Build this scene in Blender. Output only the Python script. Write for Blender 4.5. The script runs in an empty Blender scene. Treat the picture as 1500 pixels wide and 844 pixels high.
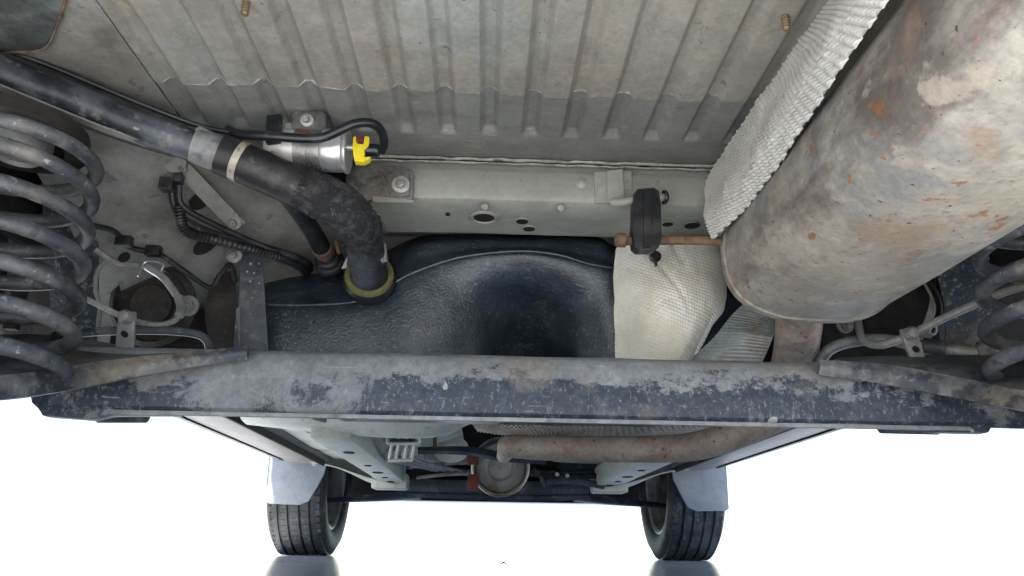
import bpy, bmesh, math, random
from mathutils import Vector, Matrix, noise
random.seed(7)
rad = math.radians
SC = bpy.context.scene
COL = SC.collection

# ------------------------------------------------------------ camera
F, CX, CY = 1100.0, 750.0, 422.0
YAW, PITCH, ROLL = 0.03312464, 0.32985577, 0.01454267
CAM = Vector((-0.0573651, 0.0, 0.0455735))
FWD = Vector((math.sin(YAW)*math.cos(PITCH), math.cos(YAW)*math.cos(PITCH), math.sin(PITCH)))
_r = Vector((math.cos(YAW), -math.sin(YAW), 0)); _u = _r.cross(FWD)
RIGHT = _r*math.cos(ROLL) + _u*math.sin(ROLL)
UP = -_r*math.sin(ROLL) + _u*math.cos(ROLL)
cd = bpy.data.cameras.new('camera'); cam = bpy.data.objects.new('camera', cd); COL.objects.link(cam)
cd.sensor_width = 36; cd.lens = F/1500*36; cd.clip_start = 0.01; cd.clip_end = 2000
m = Matrix((RIGHT, UP, -FWD)).transposed().to_4x4(); m.translation = CAM
cam.matrix_world = m; SC.camera = cam

# ------------------------------------------------------------ light
w = bpy.data.worlds.new('World'); SC.world = w; w.use_nodes = True
nt = w.node_tree; bg = nt.nodes['Background']
sky = nt.nodes.new('ShaderNodeTexSky'); sky.sky_type = 'NISHITA'; sky.sun_disc = False
SUN_EL, SUN_AZ = rad(55), rad(200)      # sun stands behind the camera, a little to its left
sky.sun_elevation = SUN_EL; sky.sun_rotation = SUN_AZ
sky.air_density = 1.0; sky.dust_density = 1.0; sky.ozone_density = 1.0
nt.links.new(sky.outputs[0], bg.inputs[0]); bg.inputs[1].default_value = 0.12
sd = bpy.data.lights.new('sun', 'SUN'); sd.energy = 4.6; sd.angle = rad(2); sd.color = (1, .93, .82)
so = bpy.data.objects.new('sun', sd); COL.objects.link(so)
sdir = Vector((math.sin(SUN_AZ)*math.cos(SUN_EL), math.cos(SUN_AZ)*math.cos(SUN_EL), math.sin(SUN_EL)))
so.rotation_euler = sdir.to_track_quat('Z', 'Y').to_euler(); so.location = (-3, -6, 8)
vs = SC.view_settings
SC.display_settings.display_device = 'sRGB'
vs.view_transform = 'Standard'; vs.look = 'None'; vs.gamma = 1; vs.exposure = 1.95

# ------------------------------------------------------------ helpers
def at(px, py, Y=None, Z=None, X=None):
    """a point of the photograph at a known distance, height or width"""
    d = RIGHT*((px-CX)/F) + UP*((CY-py)/F) + FWD
    t = (Y-CAM.y)/d.y if Y is not None else (Z-CAM.z)/d.z if Z is not None else (X-CAM.x)/d.x
    return CAM + d*t
def pts(*a): return [at(x, y, Y) for x, y, Y in a]

def cr1(P, t):
    """Catmull-Rom through P, t in 0..1"""
    n = len(P)-1; s = min(max(t, 0), 1)*n; i = min(int(s), n-1); f = s-i
    p1, p2 = P[i], P[i+1]
    p0 = P[i-1] if i > 0 else p1*2-p2
    p3 = P[i+2] if i+2 <= n else p2*2-p1
    return ((p1*2) + (p2-p0)*f + (p0*2-p1*5+p2*4-p3)*f*f + (p1*3-p0-p2*3+p3)*f**3)*0.5
def smooth_path(P, n):
    P = [Vector(p) for p in P]
    return [cr1(P, k/(n-1)) for k in range(n)]
def lerp_list(L, t):
    n = len(L)-1; s = t*n; i = min(int(s), n-1); return L[i]+(L[i+1]-L[i])*(s-i)

class MB:
    def __init__(s): s.v = []; s.f = []
    def add(s, vs_, fs):
        o = len(s.v); s.v += [Vector(v) for v in vs_]; s.f += [tuple(i+o for i in f) for f in fs]; return s
    def tube(s, P, r, n=40, seg=14, wob=0.0, straight=False, cap=True, ws=60):
        C = [Vector(p) for p in P] if straight else smooth_path(P, n)
        R = r if isinstance(r, (list, tuple)) else [r, r]
        N = len(C); T = [(C[min(i+1, N-1)]-C[max(i-1, 0)]).normalized() for i in range(N)]
        u = T[0].orthogonal().normalized(); vs_ = []; fs = []
        for i in range(N):
            u = (u - T[i]*u.dot(T[i])).normalized(); b = T[i].cross(u)
            rr = lerp_list(R, i/(N-1))
            for k in range(seg):
                a = 2*math.pi*k/seg
                d = u*math.cos(a)+b*math.sin(a); q = C[i]+d*rr
                if wob: q += d*wob*noise.noise(q*ws)
                vs_.append(q)
        for i in range(N-1):
            for k in range(seg):
                fs.append((i*seg+k, i*seg+(k+1) % seg, (i+1)*seg+(k+1) % seg, (i+1)*seg+k))
        if cap: fs.append(tuple(range(seg-1, -1, -1))); fs.append(tuple((N-1)*seg+k for k in range(seg)))
        return s.add(vs_, fs)
    def lathe(s, O, axis, prof, seg=32, closed=False):
        O = Vector(O); ax = Vector(axis).normalized(); u = ax.orthogonal().normalized(); b = ax.cross(u)
        vs_ = []; fs = []; n = len(prof)
        for r, h in prof:
            for k in range(seg):
                a = 2*math.pi*k/seg; vs_.append(O+ax*h+(u*math.cos(a)+b*math.sin(a))*max(r, 1e-5))
        for i in range(n-1 if not closed else n):
            j = (i+1) % n
            for k in range(seg): fs.append((i*seg+k, i*seg+(k+1) % seg, j*seg+(k+1) % seg, j*seg+k))
        return s.add(vs_, fs)
    def sheet(s, G, nu, nv, th=0.002, disp=None, linear=False):
        """G rows of control points; smooth surface with thickness th behind the side the camera sees"""
        rows = [[Vector(p) for p in r] for r in G]
        g = []
        for j in range(nv):
            t = j/(nv-1)
            if linear:
                k = t*(len(rows)-1); i = min(int(k), len(rows)-2); f = k-i
                col = [rows[i][c].lerp(rows[i+1][c], f) for c in range(len(rows[0]))]
            else: col = [cr1([r[c] for r in rows], t) for c in range(len(rows[0]))]
            g.append([cr1(col, i/(nu-1)) for i in range(nu)])
        N = []
        for j in range(nv):
            l = []
            for i in range(nu):
                a = g[j][min(i+1, nu-1)]-g[j][max(i-1, 0)]; b = g[min(j+1, nv-1)][i]-g[max(j-1, 0)][i]
                n_ = a.cross(b).normalized()
                l.append(n_)
            N.append(l)
        c = g[nv//2][nu//2]
        sg = 1 if N[nv//2][nu//2].dot(CAM-c) > 0 else -1
        su = sum((g[nv//2][i+1]-g[nv//2][i]).length for i in range(nu-1))
        sv = sum((g[j+1][nu//2]-g[j][nu//2]).length for j in range(nv-1))
        A = []; B = []
        for j in range(nv):
            for i in range(nu):
                n_ = N[j][i]*sg; h = disp(i/(nu-1)*su, j/(nv-1)*sv, i/(nu-1), j/(nv-1)) if disp else 0
                A.append(g[j][i]+n_*h); B.append(g[j][i]+n_*(h-th))
        fs = []; o = nu*nv
        for j in range(nv-1):
            for i in range(nu-1):
                q = (j*nu+i, j*nu+i+1, (j+1)*nu+i+1, (j+1)*nu+i)
                if sg < 0: q = q[::-1]
                fs.append(q); fs.append(tuple(k+o for k in q[::-1]))
        rim = [i for i in range(nu)]+[j*nu+nu-1 for j in range(1, nv)]+[(nv-1)*nu+i for i in range(nu-2, -1, -1)]+[j*nu for j in range(nv-2, 0, -1)]
        for k in range(len(rim)):
            a, b = rim[k], rim[(k+1) % len(rim)]
            q = (b, a, a+o, b+o)
            fs.append(q if sg > 0 else q[::-1])
        return s.add(A+B, fs)
    def prism(s, poly, d, bev=0.0):
        """closed polygon of 3-D points pushed along vector d"""
        bm = bmesh.new(); d = Vector(d)
        a = [bm.verts.new(p) for p in poly]; b = [bm.verts.new(Vector(p)+d) for p in poly]; n = len(a)
        bm.faces.new(a); bm.faces.new(b[::-1])
        for i in range(n): bm.faces.new((a[(i+1) % n], a[i], b[i], b[(i+1) % n]))
        bmesh.ops.recalc_face_normals(bm, faces=bm.faces)
        return s.bm(bm, bev)
    def bm(s, bm, bev=0.0, seg=2):
        if bev: bmesh.ops.bevel(bm, geom=list(bm.edges), offset=bev, segments=seg, affect='EDGES', profile=.6, clamp_overlap=True)
        bm.verts.index_update()
        s.add([v.co.copy() for v in bm.verts], [tuple(v.index for v in f.verts) for f in bm.faces]); bm.free(); return s
    def box(s, c, ax, ay, az, bev=0.002):
        """centre and three half-edge vectors"""
        c, ax, ay, az = Vector(c), Vector(ax), Vector(ay), Vector(az)
        bm = bmesh.new(); bmesh.ops.create_cube(bm, size=2)
        M_ = Matrix((ax, ay, az)).transposed()
        for v in bm.verts: v.co = c + M_ @ v.co
        bmesh.ops.recalc_face_normals(bm, faces=bm.faces)
        return s.bm(bm, bev)
    def bar(s, a, b, wdt, th, up=(0, 0, 1), bev=0.0015):
        a, b = Vector(a), Vector(b); d = (b-a); t = d.normalized(); n = Vector(up); n = (n-t*n.dot(t)).normalized(); x = t.cross(n)
        return s.box((a+b)/2, d/2, x*wdt/2, n*th/2, bev)

CARLOC = Vector((0, 1.85, 0))
def build(name, mb, mat, parent=None, label=None, kind=None, angle=35, root=False):
    me = bpy.data.meshes.new(name); me.from_pydata([tuple(v) for v in mb.v], [], mb.f); me.validate(); me.update()
    for p_ in me.polygons: p_.use_smooth = True
    me.set_sharp_from_angle(angle=rad(angle))
    me.materials.append(mat)
    o = bpy.data.objects.new(name, me); COL.objects.link(o)
    if not root:
        if parent is None: parent = CAR
        o.parent = parent
        if parent is CAR: o.matrix_parent_inverse = Matrix.Translation(-CARLOC)
    if label: o['label'] = label
    if kind: o['kind'] = kind
    return o
def tocam(q): return (CAM-Vector(q)).normalized()

# ------------------------------------------------------------ materials
def L(color, scale=20, lo=.5, hi=.6, amt=1.0, stretch=(1, 1, 1), detail=6, rough=None, off=(0, 0, 0), axis=None, r=.6, kind='noise', dist=0):
    lo, hi = .5+(lo-.5)*.74, .5+(hi-.5)*.74+.004
    return dict(color=color, scale=scale, lo=lo, hi=hi, amt=amt, stretch=stretch, detail=detail, rough=rough, off=off, axis=axis, r=r, kind=kind, dist=dist)
def mat(name, base, layers=(), rough=.6, metal=0.0, bump=None, spec=.4, coat=0, k=.52, grime=.55):
    base = tuple(c*k for c in base)
    M_ = bpy.data.materials.new(name); M_.use_nodes = True; t = M_.node_tree; N = t.nodes; K = t.links
    b = N['Principled BSDF']; b.inputs['Metallic'].default_value = metal
    b.inputs['Specular IOR Level'].default_value = spec
    b.inputs['Coat Weight'].default_value = coat
    tc = N.new('ShaderNodeTexCoord'); src = tc.outputs['Object']
    col = N.new('ShaderNodeRGB'); col.outputs[0].default_value = (*base, 1); cur = col.outputs[0]
    rv = N.new('ShaderNodeValue'); rv.outputs[0].default_value = rough; rcur = rv.outputs[0]
    def tex(l):
        mp = N.new('ShaderNodeMapping'); K.new(src, mp.inputs[0]); mp.inputs['Scale'].default_value = l['stretch']; mp.inputs['Location'].default_value = l['off']
        if l['kind'] == 'vor':
            n = N.new('ShaderNodeTexVoronoi'); n.inputs['Scale'].default_value = l['scale']; K.new(mp.outputs[0], n.inputs['Vector']); return n.outputs['Distance']
        n = N.new('ShaderNodeTexNoise'); n.inputs['Scale'].default_value = l['scale']; n.inputs['Detail'].default_value = l['detail']
        n.inputs['Roughness'].default_value = l['r']; n.inputs['Distortion'].default_value = l['dist']
        K.new(mp.outputs[0], n.inputs['Vector']); return n.outputs['Fac']
    for l in layers:
        fac = tex(l)
        if l['axis']:      # extra tilt of the threshold along one axis: (axis index, from, to, weight)
            ai, a0, a1, wt = l['axis']
            sp = N.new('ShaderNodeSeparateXYZ'); K.new(src, sp.inputs[0])
            mr = N.new('ShaderNodeMapRange'); K.new(sp.outputs[ai], mr.inputs[0]); mr.inputs[1].default_value = a0; mr.inputs[2].default_value = a1
            mr.inputs[3].default_value = -wt; mr.inputs[4].default_value = wt
            ad = N.new('ShaderNodeMath'); ad.operation = 'ADD'; K.new(fac, ad.inputs[0]); K.new(mr.outputs[0], ad.inputs[1]); fac = ad.outputs[0]
        mr = N.new('ShaderNodeMapRange'); K.new(fac, mr.inputs[0]); mr.inputs[1].default_value = l['lo']; mr.inputs[2].default_value = l['hi']
        mr.inputs[3].default_value = 0; mr.inputs[4].default_value = l['amt']
        mx = N.new('ShaderNodeMix'); mx.data_type = 'RGBA'; K.new(mr.outputs[0], mx.inputs[0]); K.new(cur, mx.inputs[6]); mx.inputs[7].default_value = (*[c*k for c in l['color']], 1); cur = mx.outputs[2]
        if l['rough'] is not None:
            mf = N.new('ShaderNodeMix'); mf.data_type = 'FLOAT'; K.new(mr.outputs[0], mf.inputs[0]); K.new(rcur, mf.inputs[2]); mf.inputs[3].default_value = l['rough']; rcur = mf.outputs[0]
    if grime:      # uneven dust and soiling at three sizes
        for sc, a0, a1 in ((5, 1-.45*grime, 1+.30*grime), (24, 1-.45*grime, 1+.35*grime), (140, 1-.40*grime, 1+.35*grime)):
            n = N.new('ShaderNodeTexNoise'); n.inputs['Scale'].default_value = sc; n.inputs['Detail'].default_value = 8; n.inputs['Roughness'].default_value = .68
            mp = N.new('ShaderNodeMapping'); K.new(src, mp.inputs[0]); mp.inputs['Location'].default_value = (sc*.3, 1.7, sc); K.new(mp.outputs[0], n.inputs['Vector'])
            mr = N.new('ShaderNodeMapRange'); K.new(n.outputs['Fac'], mr.inputs[0]); mr.inputs[1].default_value = .36; mr.inputs[2].default_value = .64; mr.inputs[3].default_value = a0; mr.inputs[4].default_value = a1
            vm = N.new('ShaderNodeVectorMath'); vm.operation = 'SCALE'; K.new(cur, vm.inputs[0]); K.new(mr.outputs[0], vm.inputs[3]); cur = vm.outputs[0]
    K.new(cur, b.inputs['Base Color']); K.new(rcur, b.inputs['Roughness'])
    if bump:
        prev = None
        for sc, dist, stretch in bump:
            n = N.new('ShaderNodeTexNoise'); n.inputs['Scale'].default_value = sc; n.inputs['Detail'].default_value = 5
            mp = N.new('ShaderNodeMapping'); K.new(src, mp.inputs[0]); mp.inputs['Scale'].default_value = stretch; K.new(mp.outputs[0], n.inputs['Vector'])
            bp = N.new('ShaderNodeBump'); bp.inputs['Distance'].default_value = dist; bp.inputs['Strength'].default_value = 1; K.new(n.outputs['Fac'], bp.inputs['Height'])
            if prev: K.new(prev, bp.inputs['Normal'])
            prev = bp.outputs[0]
        K.new(prev, b.inputs['Normal'])
    return M_
I1 = (1, 1, 1)
DUST = (.34, .33, .30)
M_floor = mat('floor paint', (.40, .385, .33), [
    L((.42, .45, .435), 5, .46, .62, .75), L((.42, .37, .30), 9, .52, .7, .5, off=(3, 1, 0)),
    L((.30, .29, .25), 30, .55, .68, .5, stretch=(1, .35, 1)),
    L((.16, .15, .13), 42, .71, .76, .75, stretch=(1.0, 1.6, 1), off=(5, 0, 0), detail=8),
    L((.12, .11, .10), 130, .76, .80, .8, detail=3), L((.55, .46, .26), 38, .80, .83, .5, off=(9, 2, 0), detail=2),
    L((.62, .62, .58), 160, .70, .73, .5, stretch=(.6, 1.6, 1), off=(2, 2, 0))],
    rough=.55, bump=[(55, .0012, I1), (260, .0005, I1)], k=.54, grime=.28)
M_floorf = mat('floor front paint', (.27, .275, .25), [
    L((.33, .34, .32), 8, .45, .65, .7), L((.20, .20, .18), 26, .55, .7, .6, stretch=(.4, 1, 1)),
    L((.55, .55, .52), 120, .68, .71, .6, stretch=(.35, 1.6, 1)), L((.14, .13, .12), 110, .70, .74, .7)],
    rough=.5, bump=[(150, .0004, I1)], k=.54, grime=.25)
M_cross = mat('crossmember paint', (.42, .435, .38), [
    L((.46, .47, .43), 10, .45, .65, .7), L((.30, .30, .27), 18, .55, .75, .6, stretch=(.5, 1, 1)),
    L((.58, .58, .53), 70, .66, .70, .4, off=(1, 4, 0)), L((.18, .17, .15), 140, .71, .74, .7)],
    rough=.42, bump=[(120, .0003, I1)], k=.56, grime=.14)
M_corner = mat('dull teal grey paint', (.22, .25, .245), [L((.34, .38, .37), 12, .5, .64, .7), L((.10, .11, .11), 8, .5, .66, .8, off=(2, 2, 2))], rough=.45, bump=[(60, .001, I1)], k=.5, grime=.5)
M_seal = mat('sealant edge', (.50, .50, .46), [L((.30, .30, .27), 60, .5, .65, .8)], rough=.6, bump=[(120, .001, I1)])
M_rail = mat('wheelhouse paint', (.33, .325, .29), [
    L((.42, .42, .40), 6, .45, .65, .7), L((.22, .20, .17), 11, .52, .7, .8, off=(4, 0, 2)),
    L((.13, .12, .11), 50, .66, .71, .6, detail=8), L((.5, .5, .46), 110, .70, .73, .4)],
    rough=.5, bump=[(70, .0006, I1)], k=.52, grime=.3)
M_black = mat('black axle paint', (.030, .042, .068), [
    L((.085, .105, .15), 60, .48, .68, .7, detail=10, r=.75),
    L((.29, .30, .31), 11, .525, .575, .95, detail=15, r=.80, axis=(2, .176, .238, .15), stretch=(1, 1, 1.6)),
    L((.27, .28, .29), 4.5, .585, .63, .85, detail=15, r=.78, off=(2.3, 0, 1), dist=.6),
    L((.32, .33, .34), 190, .58, .66, .6, detail=8, stretch=(1, 1, .6), r=.7),
    L((.30, .25, .20), 7, .62, .72, .5, off=(7, 1, 0), detail=8),
    L((.55, .55, .52), 34, .86, .865, .9, detail=1, off=(0, 5, 0)),
    L((.48, .49, .50), 200, .72, .76, .55, stretch=(.10, 1, 1.2), off=(4, 4, 4), dist=1.2),
    L((.42, .43, .45), 240, .70, .76, .45, stretch=(1, 1, .16), off=(1, 6, 4), detail=3, dist=.8)],
    rough=.45, bump=[(160, .0006, I1), (30, .0008, I1)], k=.6, grime=.45)
M_arm = mat('dusty arm steel', (.06, .07, .09), [
    L((.25, .245, .24), 14, .42, .58, .85, detail=8, r=.65), L((.26, .21, .16), 10, .55, .68, .7, off=(3, 0, 0)),
    L((.36, .36, .35), 150, .60, .67, .5), L((.03, .035, .05), 30, .58, .64, .7, off=(8, 0, 3), detail=8)],
    rough=.55, bump=[(140, .0006, I1)], k=.48, grime=.5)
M_spring = mat('spring steel', (.085, .095, .115), [
    L((.22, .225, .235), 18, .44, .64, .8, detail=8), L((.30, .27, .23), 25, .58, .7, .5, off=(3, 2, 1)),
    L((.5, .52, .55), 120, .66, .70, .6), L((.03, .035, .05), 60, .62, .68, .6, off=(1, 7, 1))],
    rough=.5, bump=[(150, .0006, I1)], k=.46, grime=.5)
M_tank = mat('black tank plastic', (.030, .050, .078), [
    L((.075, .105, .135), 7, .45, .65, .8), L((.16, .19, .215), 26, .54, .68, .5, stretch=(.35, 1, 1.2), off=(2, 2, 0), detail=12, r=.75),
    L((.36, .37, .37), 260, .71, .76, .45, stretch=(.16, .5, 1.1), detail=5, axis=(0, .05, -.3, .02)),
    L((.30, .32, .28), 230, .62, .68, .55, off=(9, 9, 2), stretch=(.6, 1, 1)),
    L((.50, .51, .49), 70, .84, .85, .8, stretch=(.3, 1, 1), off=(4, 1, 5), detail=3, dist=1)],
    rough=.36, bump=[(320, .0010, I1), (14, .003, I1)], spec=.6, k=.46, grime=.4)
M_tubeblk = mat('dusty black tube', (.03, .038, .052), [
    L((.16, .18, .21), 16, .45, .62, .85, detail=8, off=(1, 3, 1)), L((.30, .30, .29), 40, .62, .70, .7, stretch=(1, .6, 1), detail=8),
    L((.48, .49, .48), 120, .69, .72, .7, stretch=(.5, 1, 1))], rough=.42, bump=[(130, .0006, I1)], k=.42, grime=.45)
M_rubber = mat('black rubber', (.022, .024, .028), [L((.10, .10, .10), 22, .5, .66, .8, detail=8), L((.24, .22, .19), 50, .64, .72, .5)], rough=.5, bump=[(200, .0004, I1)], k=.38, grime=.45)
M_hose = mat('glossy hose', (.015, .018, .024), [L((.07, .075, .08), 30, .55, .7, .7)], rough=.3, k=.5, grime=.3)
M_fuzz = mat('frayed cloth sleeve', (.03, .032, .038), [L((.11, .115, .12), 60, .48, .62, .8), L((.22, .21, .19), 200, .62, .68, .6)], rough=.9, bump=[(420, .002, I1)], k=.42, grime=.4)
M_dusty = mat('dusty grey metal', (.30, .31, .31), [L((.42, .41, .39), 18, .45, .6, .8), L((.14, .15, .17), 30, .58, .68, .7), L((.30, .22, .15), 22, .64, .72, .6, off=(3, 3, 3))], rough=.55, metal=.2, bump=[(120, .0005, I1)], k=.62, grime=.4)
M_rusty = mat('rusty steel', (.20, .125, .08), [L((.34, .19, .10), 30, .45, .62, .8), L((.30, .27, .24), 18, .52, .66, .7, off=(2, 0, 1)), L((.08, .055, .045), 60, .58, .68, .7)], rough=.75, bump=[(200, .0008, I1)])
M_clamp = mat('rust spotted band', (.46, .42, .36), [L((.34, .17, .08), 60, .52, .62, .85), L((.2, .13, .09), 120, .58, .66, .6)], rough=.5, metal=.3, k=.75, grime=.3)
M_zinc = mat('stained zinc steel', (.38, .38, .37), [L((.27, .23, .19), 22, .46, .62, .8), L((.16, .13, .11), 70, .58, .68, .7, detail=8), L((.36, .17, .08), 26, .66, .72, .8, off=(3, 1, 0))], rough=.42, metal=.55, bump=[(150, .0004, I1)])
M_filter = mat('filter can', (.62, .61, .60), [L((.42, .36, .31), 26, .5, .66, .55), L((.16, .13, .11), 120, .66, .70, .8)], rough=.4, metal=.35, k=.8, grime=.2)
M_alu = mat('bright aluminium', (.66, .68, .69), [L((.45, .44, .42), 40, .55, .7, .5)], rough=.33, metal=.7, k=.8, grime=.2)
M_yellow = mat('yellow clip plastic', (.72, .58, .03), [L((.5, .4, .05), 60, .58, .7, .4)], rough=.38, k=.9, grime=.2)
M_red = mat('red plastic', (.26, .05, .035), rough=.5)
M_ring = mat('yellowed seal ring', (.30, .28, .12), [L((.20, .18, .10), 60, .5, .7, .6)], rough=.35)
M_muff = mat('weathered and shaded muffler steel', (.44, .42, .375), [
    L((.56, .51, .41), 4, .44, .60, .85, off=(1, 1, 1), axis=(2, .40, .30, .08)), L((.36, .37, .375), 8, .48, .62, .75, detail=10, r=.66), L((.62, .59, .52), 20, .56, .68, .7, detail=10, off=(5, 0, 0)),
    L((.19, .155, .135), 7, .64, .78, .9, detail=10, r=.70, off=(2, 2, 7), axis=(0, .285, .225, .19), stretch=(1, .45, 1)),  # dark brown layer: shade painted into the muffler's left side
    L((.25, .23, .21), 70, .58, .68, .45, detail=10, r=.75), L((.22, .2, .19), 16, .66, .74, .4, detail=8, off=(8, 3, 1), stretch=(1, .5, 1), dist=1),
    L((.58, .53, .44), 22, .63, .68, .7, detail=4, off=(3.4, 1, 2.6), stretch=(1, .8, 1)), L((.42, .18, .08), 24, .695, .73, .85, detail=4, off=(3.4, 1, 2.6), stretch=(1, .8, 1)),
    L((.46, .30, .20), 11, .62, .74, .55, off=(6, 4, 2), detail=8), L((.46, .20, .10), 75, .70, .73, .8, detail=4, off=(1, 8, 2)), L((.08, .07, .06), 130, .775, .80, .9, detail=2)],
    rough=.55, metal=.12, bump=[(90, .0008, I1), (25, .0012, I1)], k=.57, grime=.3)
M_pipe = mat('heat browned pipe', (.40, .315, .26), [L((.44, .39, .34), 10, .45, .62, .8), L((.25, .185, .15), 22, .54, .68, .7, off=(1, 3, 0)), L((.10, .07, .055), 130, .69, .715, .85, detail=3), L((.48, .44, .38), 60, .62, .7, .4)], rough=.6, metal=.2, bump=[(160, .0006, I1)], k=.74, grime=.35)
M_shield = mat('embossed aluminium shield', (.62, .615, .58), [L((.52, .49, .44), 9, .48, .64, .6), L((.30, .27, .23), 40, .66, .76, .6, detail=8)], rough=.4, metal=.2, k=1, grime=.2)
M_shieldd = mat('brown stained foil shield', (.40, .37, .33), [L((.27, .24, .21), 12, .48, .62, .7), L((.5, .48, .45), 40, .58, .70, .5)], rough=.45, metal=.25, k=.8, grime=.3)
M_shieldc = mat('creamy aluminium shield', (.66, .645, .58), [L((.62, .57, .44), 9, .46, .62, .7), L((.35, .30, .22), 50, .66, .73, .6, detail=8), L((.62, .60, .30), 30, .70, .75, .5, off=(3, 2, 3))], rough=.42, metal=.15, k=.92, grime=.15)
M_shieldb = mat('dull tunnel shield', (.40, .44, .44), [L((.36, .30, .25), 12, .5, .64, .8), L((.5, .53, .53), 30, .55, .7, .5)], rough=.45, metal=.35, k=.7, grime=.3)
M_pale = mat('pale green grey underbody', (.50, .54, .49), [L((.50, .52, .48), 4, .45, .6, .7), L((.33, .33, .29), 7, .54, .7, .7, off=(2, 1, 0)), L((.2, .19, .17), 60, .66, .72, .6, detail=6)], rough=.5, bump=[(60, .0006, I1)], k=.95, grime=.2)
M_sill = mat('grey sill trim', (.13, .135, .145), [L((.21, .205, .20), 4, .45, .62, .8, stretch=(1, .3, 1)), L((.26, .22, .18), 9, .56, .68, .5, stretch=(1, .3, 1))], rough=.5, k=.8, grime=.25)
M_silver = mat('silver body paint', (.45, .48, .50), [L((.38, .38, .36), 6, .5, .7, .5)], rough=.35, metal=.3, k=.9, grime=.15)
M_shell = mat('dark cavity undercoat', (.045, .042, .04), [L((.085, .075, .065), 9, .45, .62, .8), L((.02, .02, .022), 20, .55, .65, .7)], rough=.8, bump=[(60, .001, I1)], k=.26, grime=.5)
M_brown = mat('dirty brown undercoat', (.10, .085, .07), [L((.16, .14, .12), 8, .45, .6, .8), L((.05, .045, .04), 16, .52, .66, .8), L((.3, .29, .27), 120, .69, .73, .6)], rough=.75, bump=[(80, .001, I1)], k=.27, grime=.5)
M_grit = mat('gritty blue black liner', (.05, .075, .10), [L((.10, .13, .16), 10, .45, .62, .8), L((.40, .40, .36), 150, .60, .66, .8, detail=4), L((.14, .11, .08), 14, .52, .66, .7, off=(3, 1, 0))], rough=.7, bump=[(170, .003, I1)], k=.5, grime=.5)
M_tyre = mat('tyre rubber', (.030, .034, .042), [L((.085, .09, .10), 9, .48, .66, .8), L((.16, .155, .145), 26, .60, .72, .6, detail=8), L((.45, .46, .46), 90, .74, .76, .7, stretch=(3, .4, .4), detail=2)], rough=.6, bump=[(220, .0008, I1)], k=.7, grime=.4)
M_rim = mat('wheel rim', (.50, .50, .50), [L((.30, .27, .24), 12, .5, .65, .7)], rough=.4, metal=.5, k=1, grime=.25)
M_flap = mat('grey mud flap', (.22, .26, .31), [L((.30, .33, .36), 8, .45, .65, .8), L((.38, .38, .36), 40, .62, .72, .5)], rough=.5, k=.8, grime=.2)
M_sub = mat('blue black subframe', (.035, .05, .075), [L((.10, .12, .15), 9, .48, .62, .8), L((.20, .21, .22), 30, .60, .70, .6, detail=8)], rough=.5, bump=[(60, .001, I1)], k=.75, grime=.4)
M_cat = mat('canister steel', (.36, .36, .34), [L((.26, .20, .15), 14, .48, .62, .8)], rough=.5, metal=.3, k=.95, grime=.3)
M_bolt = mat('zinc bolt', (.52, .52, .50), [L((.30, .27, .23), 60, .5, .65, .7)], rough=.4, metal=.6, k=.7, grime=.3)
M_stud = mat('brass coloured stud', (.34, .26, .15), [L((.2, .16, .11), 90, .5, .65, .7)], rough=.5, metal=.4)
M_hole = mat('painted hole shade', (.009, .008, .008), rough=.9, grime=.2)  # near-black colour stands in for the shade inside openings
M_white = mat('scuffed white spot', (.6, .6, .56), rough=.7, grime=.2)
M_ground = mat('white glossy floor coating', (.80, .81, .82), [L((.74, .75, .76), 3, .5, .65, .5)], rough=.11, spec=.3, k=1, grime=0)
M_debris = mat('dry leaf scrap', (.30, .25, .20), rough=.8)

# ------------------------------------------------------------ setting
g = MB().add([(-300, -300, 0), (300, -300, 0), (300, 300, 0), (-300, 300, 0)], [(0, 1, 2, 3)])
o = build('ground', g, M_ground, root=True); o['kind'] = 'structure'; o['label'] = 'white glossy floor mirroring the front tyres'; 

CAR = bpy.data.objects.new('car', None); COL.objects.link(CAR); CAR.location = CARLOC
CAR['label'] = 'car seen from underneath its rear, with weathered muffler, coil springs and grey floor pan'; CAR['category'] = 'car'

ZF = 0.55           # height of the load floor
# ------------------------------------------------------------ body
b = MB()
def slab(x0, x1, y0, y1, z0, z1): b.box(((x0+x1)/2, (y0+y1)/2, (z0+z1)/2), ((x1-x0)/2, 0, 0), (0, (y1-y0)/2, 0), (0, 0, (z1-z0)/2), .004)
slab(-.78, .78, .22, 3.72, .905, .93)
for s in (-1, 1):
    slab(s*.80-.012, s*.80+.012, .22, 1.10, .62, .90)
    slab(s*.80-.012, s*.80+.012, 1.105, 2.60, .36, .90)
    slab(s*.80-.012, s*.80+.012, 2.605, 3.40, .66, .90)
slab(-.78, .78, 3.45, 3.70, .225, .90)
build('body_shell', b, M_silver)
b = MB().sheet([[Vector((x, y-.05*abs(x)*0+.06*(x/.78)**2, z)) for x in (-.78, -.4, 0, .4, .78)] for y, z in ((.12, .90), (.10, .70), (.11, .55), (.15, .46), (.21, .435))], 30, 30, .006)
build('rear_bumper', b, M_silver)
# dark bulkheads and inner arches close the cavities above the mechanical parts
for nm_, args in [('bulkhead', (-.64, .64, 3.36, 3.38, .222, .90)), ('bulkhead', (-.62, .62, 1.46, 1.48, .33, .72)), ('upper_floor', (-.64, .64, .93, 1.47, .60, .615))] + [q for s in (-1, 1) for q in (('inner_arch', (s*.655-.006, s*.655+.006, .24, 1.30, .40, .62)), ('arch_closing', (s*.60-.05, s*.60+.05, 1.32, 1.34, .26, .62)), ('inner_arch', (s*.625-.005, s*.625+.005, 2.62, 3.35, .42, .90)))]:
    b = MB(); slab(*args); build(nm_, b, M_shell)

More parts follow.
